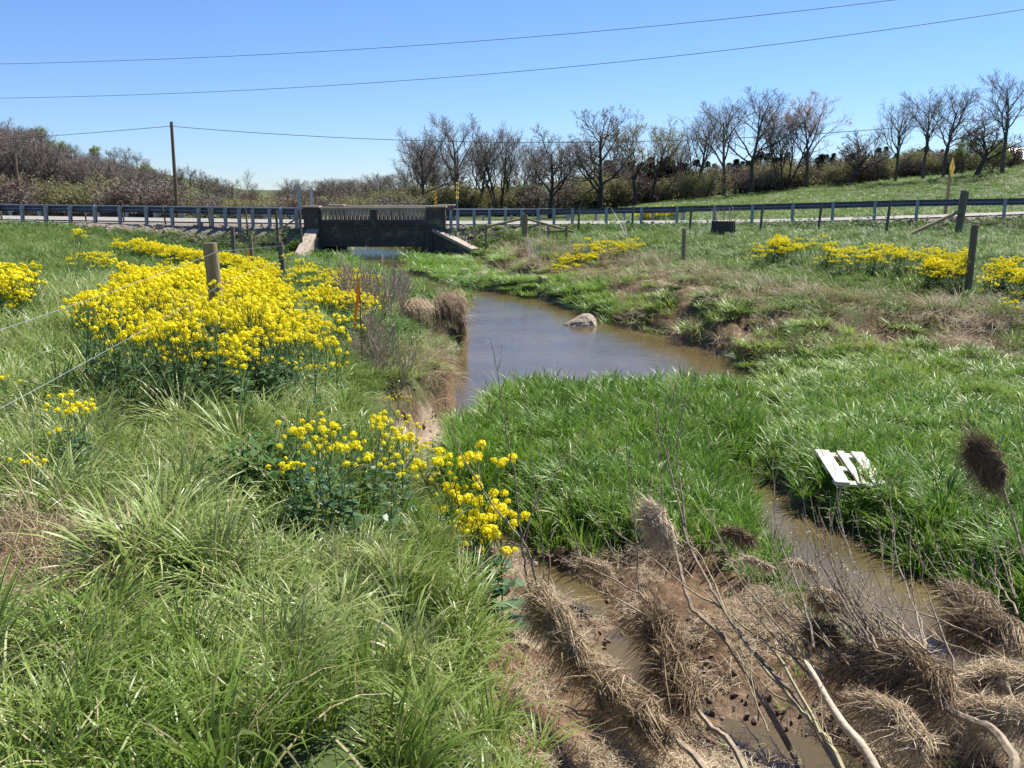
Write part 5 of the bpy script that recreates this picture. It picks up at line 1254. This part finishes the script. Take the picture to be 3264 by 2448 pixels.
# fifth: stems along the mud
r5 = Gd(SY(2700,2430,3.9))
willow('low slanting willow stems over the dark mud', [
  ([r5, SY(2649,2373,4.1), SY(2599,2316,4.3), SY(2517,2221,4.65), SY(2359,2032,5.35), SY(2264,1830,5.9), SY(2200,1720,6.15)], .02, .004, 10),
  ([SY(2620,2340,4.2), SY(2472,2082,5.0), SY(2390,2013,5.3), SY(2277,1918,5.7), SY(2190,1830,5.95)], .012, .003, 10),
  ([SY(2560,2270,4.5), SY(2420,2170,4.85), SY(2330,2030,5.3), SY(2230,2000,5.5)], .006, .002, 8),
  ([SY(2450,2330,4.4), SY(2380,2160,4.8), SY(2340,1980,5.2), SY(2320,1850,5.5)], .006, .002, 8),
  ([SY(2420,2300,4.5), SY(2395,2130,4.8), SY(2420,1990,5.1), SY(2400,1900,5.3)], .005, .002, 8)], 5, willow_g)
q = MB(); pts = [SY(2564,2104,4.75), SY(2610,2180,4.55), SY(2643,2240,4.4), SY(2694,2316,4.2), SY(2760,2395,3.98)]; pts = rooted([([Vector((0,0,0))]+pts[::-1],)])[0][0][::-1]
cm_ = catmull(pts, 4); q.tube(cm_, [.006]+[.017+.0005*i for i in range(len(cm_)-1)], 8); o = q.build('driftwood_stick', pale_stick, None, True); tag(o, 'bleached broken stick leaning against the straw mound', 'stick')
# sixth: big trunk bottom right with the straw mound and a fan of thin shoots
r6 = Gd(SY(3262,2460,3.55))
fan = []
rr = random.Random(77)
for i in range(58):
    u0 = rr.uniform(2560,3060); Y0 = 4.95-(u0-2560)*.0009+rr.uniform(-.1,.1); v0 = rr.uniform(2060,2200)+max(0,(u0-2800))*.12
    du = rr.uniform(-420,-60); dv = rr.uniform(-640,-220); cu = rr.uniform(20,90)
    a = SY(u0, v0, Y0); b = SY(u0+du*.35, v0+dv*.28, Y0+.25); c = SY(u0+du*.7-cu*.3, v0+dv*.6, Y0+.55); d = SY(u0+du, v0+dv, Y0+.8)
    fan.append(([a, b, c, d], rr.uniform(.005,.0105), .0018, rr.randint(5,11)))
willow('broad willow with curved trunk and a fan of thin budding shoots over the right channel', [
  ([r6, SY(3230,2436,3.65), SY(3199,2366,3.85), SY(3148,2316,4.0), SY(3066,2284,4.15), SY(2985,2230,4.35), SY(2880,2130,4.65), SY(2740,2090,4.95)], .03, .013, 0)]+fan, 6)
straw_clump('broad straw mound trailing over the curved willow trunk', [SY(3040,2235,4.3), SY(2940,2140,4.6), SY(2830,2105,4.75), SY(2690,2120,4.95)], .13, 4200, .3, seed=12, droop=.8, wild=.3)
straw_clump('straw fringe hanging below the curved willow trunk', [SY(2960,2390,4.0), SY(2870,2290,4.3), SY(2740,2230,4.6)], .075, 2000, .24, seed=13, droop=.9)
straw_clump('rough straw heap on top of the broad mound beside the thin shoots', [SY(2990,2160,4.55), SY(2900,2075,4.85), SY(2760,2050,5.05)], .09, 1700, .2, seed=14, wild=.5)
# seventh: right edge
r7 = Gd(SY(3400,2260,4.3))
fan = []
for i in range(14):
    u0 = rr.uniform(3050,3250); Y0 = 5.2+rr.uniform(-.2,.3); v0 = rr.uniform(1900,2080); du = rr.uniform(-320,60); dv = rr.uniform(-380,-120)
    a = SY(u0,v0,Y0); fan.append(([a, SY(u0+du*.4,v0+dv*.4,Y0+.25), SY(u0+du*.75,v0+dv*.8,Y0+.45), SY(u0+du*.9,v0+dv*1.1,Y0+.55)], rr.uniform(.004,.008), .0015, rr.randint(2,6)))
willow('willow at the water edge with straw humps on bent stems', [([r7, SY(3300,2130,4.75), SY(3200,1995,5.2), SY(3085,1918,5.5), SY(2990,1850,5.75)], .026, .009, 2),
   ([SY(3330,2180,4.6), SY(3180,2110,4.9), SY(3040,2060,5.1), SY(2900,2000,5.3)], .012, .004, 5), ([SY(3330,2160,4.6), SY(3180,2060,5.0), SY(2950,1960,5.35), SY(2800,1930,5.5)], .009, .003, 5)]+fan, 7)
straw_clump('upper straw hump on the water-edge willow', [SY(3270,2080,4.85), SY(3190,1985,5.2), SY(3110,1925,5.45), SY(3040,1885,5.65)], .1, 2300, .22, seed=17, wild=.3)
straw_clump('drooping tail of brown straw on the water-edge willow', [SY(3200,2030,5.1), SY(3120,1985,5.25), SY(3060,1975,5.35)], .09, 1700, .36, seed=18, droop=.9, wild=.12)
straw_clump('dark sodden straw raft low at the water edge', [SY(3300,2180,4.6), SY(3200,2160,4.75), SY(3090,2180,4.75)], .1, 1700, .3, seed=19, droop=.6)
straw_clump('long low straw raft in front of the sodden one', [SY(3320,2300,4.25), SY(3200,2280,4.4), SY(3060,2255,4.55)], .095, 1700, .3, seed=20, droop=.7)
# eighth: stem with nest-like ball
r8 = Gd(SY(3330,1930,6.3))
willow('single slanting stem topped by a nest-like straw ball', [([r8, SY(3264,1779,6.6), SY(3230,1653,6.8), SY(3190,1526,7.0), SY(3175,1440,7.1), SY(3200,1385,7.15)], .016, .006, 0),
   ([SY(3255,1760,6.6), SY(3160,1690,6.75), SY(3100,1620,6.85), SY(3080,1540,6.9)], .004, .0015, 2), ([SY(3262,1775,6.6), SY(3190,1700,6.7), SY(3175,1600,6.8)], .004, .0015, 1)], 8)
straw_clump('nest-like ball of straw high on the single slanting stem', [SY(3190,1530,7.0), SY(3150,1465,7.08), SY(3130,1405,7.12)], .12, 3600, .18, seed=23, droop=.4, wild=.15)
for (u, v, Y, r_, n_, lab, sd_) in ((2360,1700,6.1,.05,600,'small wisp of straw on shoots before the green island',31),(2640,1905,5.35,.075,900,'ragged straw tangle on the thin shoots over the water',32),(2630,2010,5.05,.09,1000,'dark straw tangle low among the thin shoots',33),(2420,1790,5.9,.035,300,'tiny straw tuft caught on one shoot',34),(1905,1800,6.9,.09,700,'clump of dead roots at the toe of the green island',35),(2560,1800,5.6,.03,260,'tiny dark straw knot on a shoot over the water',36)):
    straw_clump(lab, [SY(u+45,v+25,Y), SY(u,v,Y+.05), SY(u-50,v-15,Y+.1)], r_, n_, .16, seed=sd_)
# loose straw on the mud and along the debris line
def litter_mesh(seed, n_=46, rad=.16):
    rr = random.Random(seed); q = MB()
    for i in range(n_):
        a = rr.uniform(0,6.28); d_ = rad*math.sqrt(rr.random()); c = Vector((math.cos(a)*d_, math.sin(a)*d_, rr.uniform(0,.035))); az = rr.gauss(.6,.9); L_ = rr.uniform(.04,.17)
        d = Vector((math.cos(az), math.sin(az), rr.gauss(0,.18))); e = c+d*L_; m = (c+e)/2+Vector((rr.gauss(0,.01),rr.gauss(0,.01),rr.uniform(0,.012)))
        q.ribbon([c, m, e], [.0032,.0034,.002], Vector((-math.sin(az), math.cos(az), rr.gauss(0,.4))).normalized(), rr.random())
    return q.mesh('litter%d' % seed, g_straw)
g_straw = leafy('straw_litter', [(.0,(.17,.12,.07)),(.5,(.38,.295,.185)),(1.0,(.68,.57,.4))], rough=.7, trans=.1)
cl_lit = make_coll('straw_litter_clump', [litter_mesh(i) for i in range(6)])
P = jitter_cells(1.2, 8.6, .06, 3); x, y = P[:,0], P[:,1]
nz = fbm(x, y, .5, 140); k = inside(x, y, MUD) & (height(x, y) > WZ+.03) & (rng.random(len(x)) < np.clip(ss((6.2-y)/1.6)*1.0+.5*(nz > .46), 0, 1)*np.clip(.12+3.2*(nz-.4), .0, 1)*np.where((y > 4.5) & (y < 7.6), .45, 1))
P1 = P[k]; P2, S2 = gather(lambda x, y: (lambda m: (m[1] > -.4) & (m[1] < 1.9) & (y > 9) & (y < 40) & (fbm(x, y, .9, 97) > .5))(masks(x, y)), FINE)
P = np.concatenate([P1, P2]); S = np.concatenate([np.full(len(P1), .85), S2*1.5])
put('straw_litter', cl_lit, P, S, 1.0, 'loose straw strewn over the mud and along the flood line', 'straw', fbm(P[:,0], P[:,1], .4, 141), 6, tilt=.25, sink=-.004, wide=1.0)
# sparse young grass sprigs on the mud
P = jitter_cells(3.6, 8.4, .16, 2); x, y = P[:,0], P[:,1]
k = inside(x, y, MUD) & (height(x, y) > WZ+.06) & (fbm(x, y, .5, 150) > .6); P = P[k]
put('mud_sprigs', cl_sprig, P, np.full(len(P), .45), .6, 'sparse green grass sprigs sprouting from the mud', 'grass', rng.random(len(P)), 6)

# ------------------------------------------------------------------ dry tussocks on the undercut bank
def tussock(label, spine, length, n_, seed, out=Vector((.55,-.35,0)), w=.006):
    rr = random.Random(seed); sp = catmull(spine, 5); root = empty('dry_tussock', sp[0]); o_ = Vector(sp[0]); tag(root, label, 'dry grass')
    q = MB(); g = MB()
    for i in range(n_):
        p = sp[rr.randrange(len(sp))]+Vector((rr.gauss(0,.1),rr.gauss(0,.1),rr.gauss(0,.04))); L_ = length*rr.uniform(.4,1.15); rv = Vector((rr.gauss(0,1),rr.gauss(0,1),rr.gauss(0,1)))
        up = rr.uniform(.05,.45); d = (out*rr.uniform(.3,1.1)+rv*.22); 
        pts = [p, p+d*L_*.3+UP*up*L_*.5, p+d*L_*.55+UP*(up*.35-.1)*L_, p+d*L_*.62-UP*L_*rr.uniform(.2,.65)]
        q.ribbon([x-o_ for x in pts], [w,w,w*.8,w*.3], d.cross(UP).normalized(), min(1,max(0,rr.gauss(.6,.25))))
    q.build('blades', straw_m, root)
    pts = [p-o_-UP*.12 for p in sp]; g.tube(pts, [.12+.05*math.sin(i*1.7) for i in range(len(pts))], 8); g.build('root_mass', core_m, root, True); return root
def onlip(u, v, Y): 
    p = SY(u, v, Y); return p
tussock('shaggy straw-coloured tussock overhanging the undercut bank at the pool', [onlip(1395,975,20.6), onlip(1425,958,20.9), onlip(1455,962,21.2)], .75, 1500, 1)
tussock('second dry tussock left of the overhanging one on the undercut bank', [onlip(1290,985,19.6), onlip(1320,968,19.9), onlip(1345,975,20.2)], .6, 1100, 2)
straw_clump('hanging root curtain under the overhanging tussock', [onlip(1462,1000,20.6), onlip(1468,1030,20.6), onlip(1470,1075,20.5)], .13, 1000, .3, trail=Vector((.2,-.3,-1)).normalized(), seed=44, width=.006)

# ------------------------------------------------------------------ dead stalks
stalk_m = solid('dead_stalk', (.45,.37,.29), (.3,.24,.19), rough=.9, scale=3, bump=0, rndmix=.3)
w_, t_, b_ = gen_tree(191, 1.5, 3, stems=10, first=.3, ang=(18,40), kid=(6,4,2,2), r0=.005, twig_w=.006, trop=.12)
PROTO['stalk'] = ([('stems', w_.mesh('stalk_stems', stalk_m)), ('twigs', t_.mesh('stalk_twigs', stalk_m))], 1.5)
for dx, dt, Y, lab in ((800,520,17,'tall dead weed stalks standing before the bridge opening'),(836,545,19,'dead weed stalks right of the tallest ones before the bridge'),(872,570,22,'pale dead stalks beside the abutment grass'),(825,640,13.5,'grey dead brush on the left bank below the bridge'),(850,690,12,'twiggy dead brush low on the left bank lip'),(800,690,12.3,'dead brush beside the orange ribbon stake')):
    tree_px('dead_weed', 'stalk', dx, dt, Y, lab, cat='dead plant', sx=.75)
bl = solid('bleached_stalk', (.72,.66,.55), (.55,.5,.42), rough=.8, scale=4, bump=0)
for (u, v, ub, vb, Y, lab) in ((1966,664,2000,752,40,'bleached dead stalks leaning by the roadside bank'),(1670,742,1690,795,37,'bleached broken stalk near the braced fence corner'),(1700,735,1706,790,36.5,'pale split stalk in the dry grass by the fence corner')):
    b = SY(ub, vb, Y); g_ = ground_z(b.x, Y); root = empty('dead_stalk', (b.x, Y, g_)); tag(root, lab, 'dead plant'); t = SY(u, v, Y); d = Vector((t.x-b.x, 0, t.z-g_))
    for j in range(4):
        e = d*R.uniform(.7,1.05)+Vector((R.uniform(-.25,.25),R.uniform(-.2,.2),0)); q = MB(); q.tube([(0,0,-.1), e*.5+Vector((.03,0,0)), e], [.016,.013,.008], 5); q.build('stalk', bl, root)

# ------------------------------------------------------------------ tree stump
stump_m = solid('stump_bark', (.1,.09,.08), (.045,.04,.036), rough=.95, scale=5, bump=.6, stretch=(3,3,.25), bscale=9, c3=(.16,.12,.085))
cut_m = solid('stump_cut', (.36,.3,.22), (.26,.21,.15), rough=.9, scale=9, bump=.1)
SYd = 40.0; c = SY(2305, 740, SYd); g_ = ground_z(c.x, SYd); tz = SY(2305, 704, SYd).z; H_ = tz-g_; Rr = .5
root = empty('tree_stump', (c.x, SYd, g_)); tag(root, 'broad dark tree stump with dry sprouts on top before the guardrail', 'stump')
q = MB(); n_ = 40; rings = [(-.2,1.3),(0,1.25),(.12,1.1),(.35,1.02),(.7,.99),(.97,.97),(1.0,.95)]
for z_, k_ in rings: pass
vv = [(math.cos(2*math.pi*j/n_)*Rr*k_*(1+.05*math.sin(j*2.9)+.04*math.sin(j*7.3+1)+(.12*max(0,math.sin(j*.8)) if z_ < .1 else 0)), math.sin(2*math.pi*j/n_)*Rr*k_*(1+.05*math.sin(j*2.9)+.04*math.sin(j*7.3+1)), z_*H_) for z_, k_ in rings for j in range(n_)]
q.add(vv, [(i*n_+j, i*n_+(j+1) % n_, (i+1)*n_+(j+1) % n_, (i+1)*n_+j) for i in range(len(rings)-1) for j in range(n_)]); q.build('bark', stump_m, root)
q = MB(); q.add([(math.cos(2*math.pi*j/n_)*Rr*.93*(1+.05*math.sin(j*2.9)), math.sin(2*math.pi*j/n_)*Rr*.93*(1+.05*math.sin(j*2.9)), H_+.004) for j in range(n_)], [tuple(range(n_))]); q.build('cut_face', cut_m, root)
rr = random.Random(9)
for j in range(14):
    a = rr.uniform(0,6.28); b = Vector((math.cos(a)*.3, math.sin(a)*.3, H_-.02)); q = MB(); e = b+Vector((math.cos(a)*rr.uniform(.1,.45), math.sin(a)*.3, rr.uniform(.35,.75)))
    q.tube([b, (b+e)/2+Vector((rr.gauss(0,.05),0,.06)), e], [.011,.008,.004], 4, False)
    for k in range(5):
        t = b.lerp(e, rr.uniform(.4,1)); q.tube([t, t+Vector((rr.gauss(0,.14),rr.gauss(0,.1),rr.uniform(.05,.25)))], [.006,.003], 3, False)
    q.build('sprout', stalk_m, root)

# ------------------------------------------------------------------ white pallet in the grass
pal_m = solid('white_board', (.82,.79,.73), (.62,.56,.45), rough=.7, scale=5, bump=.1)
A = atz(2597,1437,-1.28); B = atz(2750,1446,-1.28); C = atz(2830,1552,-1.38); D_ = A+(C-B)
root = empty('pallet', D_); tag(root, 'white slatted pallet half sunk in the grass beside the right channel', 'pallet'); o_ = Vector(D_)
ex_ = (B-A); ey_ = (D_-A); nz_ = ex_.cross(ey_).normalized(); nz_ = nz_ if nz_.z > 0 else -nz_
def board(f0, f1, g0, g1, z0, z1, nm):
    q = MB(); P4 = [A+ex_*f0+ey_*g0, A+ex_*f1+ey_*g0, A+ex_*f1+ey_*g1, A+ex_*f0+ey_*g1]
    q.hexa([p+nz_*z0-o_ for p in P4], [p+nz_*z1-o_ for p in P4]); bevel(q.build(nm, pal_m, root), .004)
for f0, f1 in ((0,.29),(.45,.6),(.75,1.0)): board(f0, f1, .0, 1, .0, .022, 'deck_board')
board(-.005, 1.005, .015, .14, -.03, -.003, 'cross_board'); board(-.005, 1.005, .45, .57, -.03, -.003, 'cross_board'); board(-.005, 1.005, .88, .99, -.03, -.003, 'cross_board')

P = np.array([(A.lerp(D_, f).x+dx, A.lerp(D_, f).y+dy) for f in (.3,.5,.7,.9) for dx, dy in ((-.14,-.05),(-.05,-.16))]+[(D_.lerp(C, f).x, D_.lerp(C, f).y-.06) for f in (0,.15,.3,.45,.6,.75,.9,1)]+[(D_.lerp(C, f).x, D_.lerp(C, f).y-.2) for f in (0,.2,.4,.6,.8,1)])
put('pallet_side_grass', cl_sprig, P, np.full(len(P), 1.6), np.full(len(P), 1.1), 'rank green grass growing up against the pallet', 'grass', rng.random(len(P))*.6, 6)
# ------------------------------------------------------------------ stones
stone_m = solid('tan_stone', (.42,.34,.25), (.3,.24,.17), rough=.9, scale=4, bump=.35, bscale=14, c3=(.5,.43,.33))
stone_r = solid('reddish_stone', (.38,.26,.17), (.27,.18,.12), rough=.85, scale=5, bump=.3, bscale=16)
def stone_mesh(seed, mat, sub=3):
    bm = bmesh.new(); bmesh.ops.create_icosphere(bm, subdivisions=sub, radius=1); rr = random.Random(seed)
    cuts = [(Vector((rr.gauss(0,1),rr.gauss(0,1),rr.gauss(0,.8))).normalized(), rr.uniform(.5,.85)) for _ in range(9)]
    for v in bm.verts:
        for n0, d0 in cuts:
            k = v.co.dot(n0)
            if k > d0: v.co -= n0*(k-d0)*.9
        v.co *= 1+.04*math.sin(v.co.x*7+seed)+.03*math.sin(v.co.y*11)
    me_ = bpy.data.meshes.new('stone'); bm.to_mesh(me_); bm.free(); me_.materials.append(mat); return me_
def stone(label, p, sc, seed, mat=stone_m, rz=0, group=None, name='stone', rx=0):
    o = bpy.data.objects.new(name, stone_mesh(seed, mat)); COL.objects.link(o); o.location = p; o.scale = sc; o.rotation_euler = (rx,.0,rz); tag(o, label, 'rock', group); return o
p = atz(1852,1040,WZ)
ro = MB()
bm = bmesh.new()
for q_ in [(-.5,-.05,0),(-.3,-.24,0),(.1,-.32,0),(.42,-.24,0),(.46,.1,0),(.2,.36,0),(-.25,.28,0),(-.46,.0,.03),(-.2,-.1,.1),(-.14,.12,.17),(.0,.0,.24),(.06,.16,.31),(.2,.06,.31),(.28,.18,.3),(.42,-.02,.17),(.42,.1,.17),(.1,-.16,.13),(.3,-.15,.14)]: bm.verts.new((q_[0], q_[1], q_[2]-(.12 if q_[2] == 0 else 0)))
bmesh.ops.convex_hull(bm, input=list(bm.verts)); bmesh.ops.subdivide_edges(bm, edges=list(bm.edges), cuts=2, use_grid_fill=True); bmesh.ops.triangulate(bm, faces=list(bm.faces))
for v in bm.verts: v.co += Vector((math.sin(v.co.y*31+v.co.z*17), math.sin(v.co.x*23+v.co.z*29), math.sin(v.co.x*19+v.co.y*27)))*.008
me_ = bpy.data.meshes.new('boulder'); bm.to_mesh(me_); bm.free(); me_.materials.append(stone_m); boulder = bpy.data.objects.new('boulder', me_); COL.objects.link(boulder); boulder.location = p+Vector((0,.15,0))
tag(boulder, 'pale angular boulder standing in the pool', 'rock')
p = atz(1783,1765,-1.72); stone('rounded tan stone at the head of the trickle', p+Vector((0,0,.03)), (.075,.065,.06), 11, stone_r)
p = atz(1800,1790,-1.74); stone('second tan stone touching the rounded one', p+Vector((.03,-.02,.02)), (.06,.055,.05), 14, stone_r, 1)
GT = 'small stones in the trickle'
for i, (u, v) in enumerate([(1765,1800),(1830,1815),(1700,1790),(1835,1870),(1812,1945),(1940,2080),(1950,2140),(1725,1765),(1860,1830),(2190,2190),(2270,2260),(2010,2170),(1770,1850),(1905,2020)]):
    p = atz(u, v, -1.76); k = R.uniform(.02,.05); stone('small wet stone lying in the gravel trickle', (p.x, p.y, ground_z(p.x, p.y)+k*.25), (k*1.3,k,k*.7), 20+i, R.choice([stone_m, stone_r]), R.uniform(0,3), GT)
for i, (dx, dy, Y, k, lab) in enumerate([(1005,583,38.5,.3,'flat tan slab at the end of the debris bank'),(1040,586,37,.35,'tan slab right of the end slab on the debris bank'),(1052,577,39.5,.3,'upper slab on the debris bank near the abutment'),(1175,612,31.5,.22,'lone brown block on the grass below the debris bank'),(1218,588,33,.35,'broken clay block in the debris bank'),(1338,646,24.5,.12,'small pale stone at the foot of the debris bank')]):
    p = DY(dx, dy, Y); stone(lab, (p.x, p.y, ground_z(p.x, p.y)+k*.2), (k*1.3,k,k*.5), 50+i, stone_m if k > .2 else stone_r, R.uniform(0,3))
# gravel of the dry channel
gv = [stone_mesh(80+i, stone_m if i % 2 else stone_r, 1) for i in range(4)]; cl_gr = make_coll('gravel_pebble', gv)
P = jitter_cells(4.2, 13, .045, 1.0, -1.6, 2.4); x, y = P[:,0], P[:,1]; dl_, dr_, sw_, tr_ = masks(x, y)
h_ = height(x, y); k = (((dl_ < .06) & (dl_ > -.6) & (y > 5.5) & (y < 12.8)) | (tr_ < .3)) & (h_ > WZ-.06) & (rng.random(len(x)) < .3); P = P[k]; n_ = len(P); s_ = rng.gamma(2.2, .0065, n_)+.006
scatter('gravel', cl_gr, np.stack([P[:,0], P[:,1], height(P[:,0], P[:,1])], 1), rng.uniform(0, 6.28, (n_, 3)), np.stack([s_*1.3, s_, s_*.8], 1), rng.integers(0, 4, n_), rng.random(n_), 'wet gravel in the dry side channel under the left bank', 'gravel')
# crumbled stone along the road shoulder
P = jitter_cells(42, 51, .2, 2); x, y = P[:,0], P[:,1]; rd_ = pl_dist(x, y, ROAD); k = (rd_ < 5.6) & (rd_ > 3.5) & ~inside(x, y, ROADFAR) & ~((x > -11.8) & (x < -3.3)) & (rng.random(len(x)) < .55); P = P[k]; n_ = len(P); s_ = rng.gamma(2.2, .03, n_)+.03
scatter('shoulder_rubble', cl_gr, np.stack([P[:,0], P[:,1], height(P[:,0], P[:,1])], 1), rng.uniform(0, 6.28, (n_, 3)), np.stack([s_*1.3, s_, s_*.7], 1), rng.integers(0, 4, n_), rng.random(n_), 'grey stone rubble along the road shoulder under the guardrails', 'gravel')
# foam flecks
foam = solid('foam', (.8,.78,.7), (.7,.68,.6), rough=.6, scale=9, bump=0); q = MB(); rr = random.Random(3)
for i in range(120):
    u = rr.uniform(2380,2760); v = rr.uniform(1500,1800)+(u-2380)*.35
    if i > 70: u = rr.uniform(2250,2420); v = rr.uniform(1195,1235)
    p = atz(u, v, WZ+.003)
    if float(masks(np.array([p.x]), np.array([p.y]))[2][0]) > -.04: continue
    r_ = rr.uniform(.003,.008)*(p.y/8); q.add([(p.x+math.cos(a)*r_*rr.uniform(.7,1.3), p.y+math.sin(a)*r_, WZ+.004) for a in (0,1.05,2.1,3.14,4.2,5.2)], [(0,1,2,3,4,5)])
o = q.build('foam_flecks', foam); tag(o, 'white foam flecks drifting on the right channel', 'foam', kind='stuff')

# ------------------------------------------------------------------ survey ribbon stakes
orange = solid('orange_flagging', (.95,.24,.03), (.9,.2,.02), rough=.45, scale=4, bump=0)
def flag(label, u, vt, Y, hgt_px, r_w, ribbon):
    t = SY(u, vt, Y); g_ = ground_z(t.x, Y); root = empty('survey_stake', (t.x, Y, g_)); tag(root, label, 'stake'); h = t.z-g_
    q = MB(); q.box(-.006,.006,-.006,.006,-.15,h); q.build('stake', core_m, root)
    q = MB(); pts = [Vector((ribbon[i][0], -.012-.01*(i % 2), h+ribbon[i][1])) for i in range(len(ribbon))]
    P = catmull(pts, 4); q.ribbon(P, [r_w*(.35+.65*math.sin(math.pi*min(i/len(P)+.12,.95))) for i in range(len(P))], Vector((.85,-.25,.1)).normalized()); q.build('ribbon', orange, root)
flag('orange flagging ribbon fluttering from a thin stake among the mustard', 1145, 886, 11.8, 160, .05, [(0,0),(-.015,-.14),(-.03,-.3),(-.06,-.45),(-.075,-.58),(-.1,-.67)])
flag('small orange ribbon tied near the far fence post', 793, 793, 30, 30, .05, [(0,0),(.02,-.1),(-.02,-.2),(.02,-.32)])
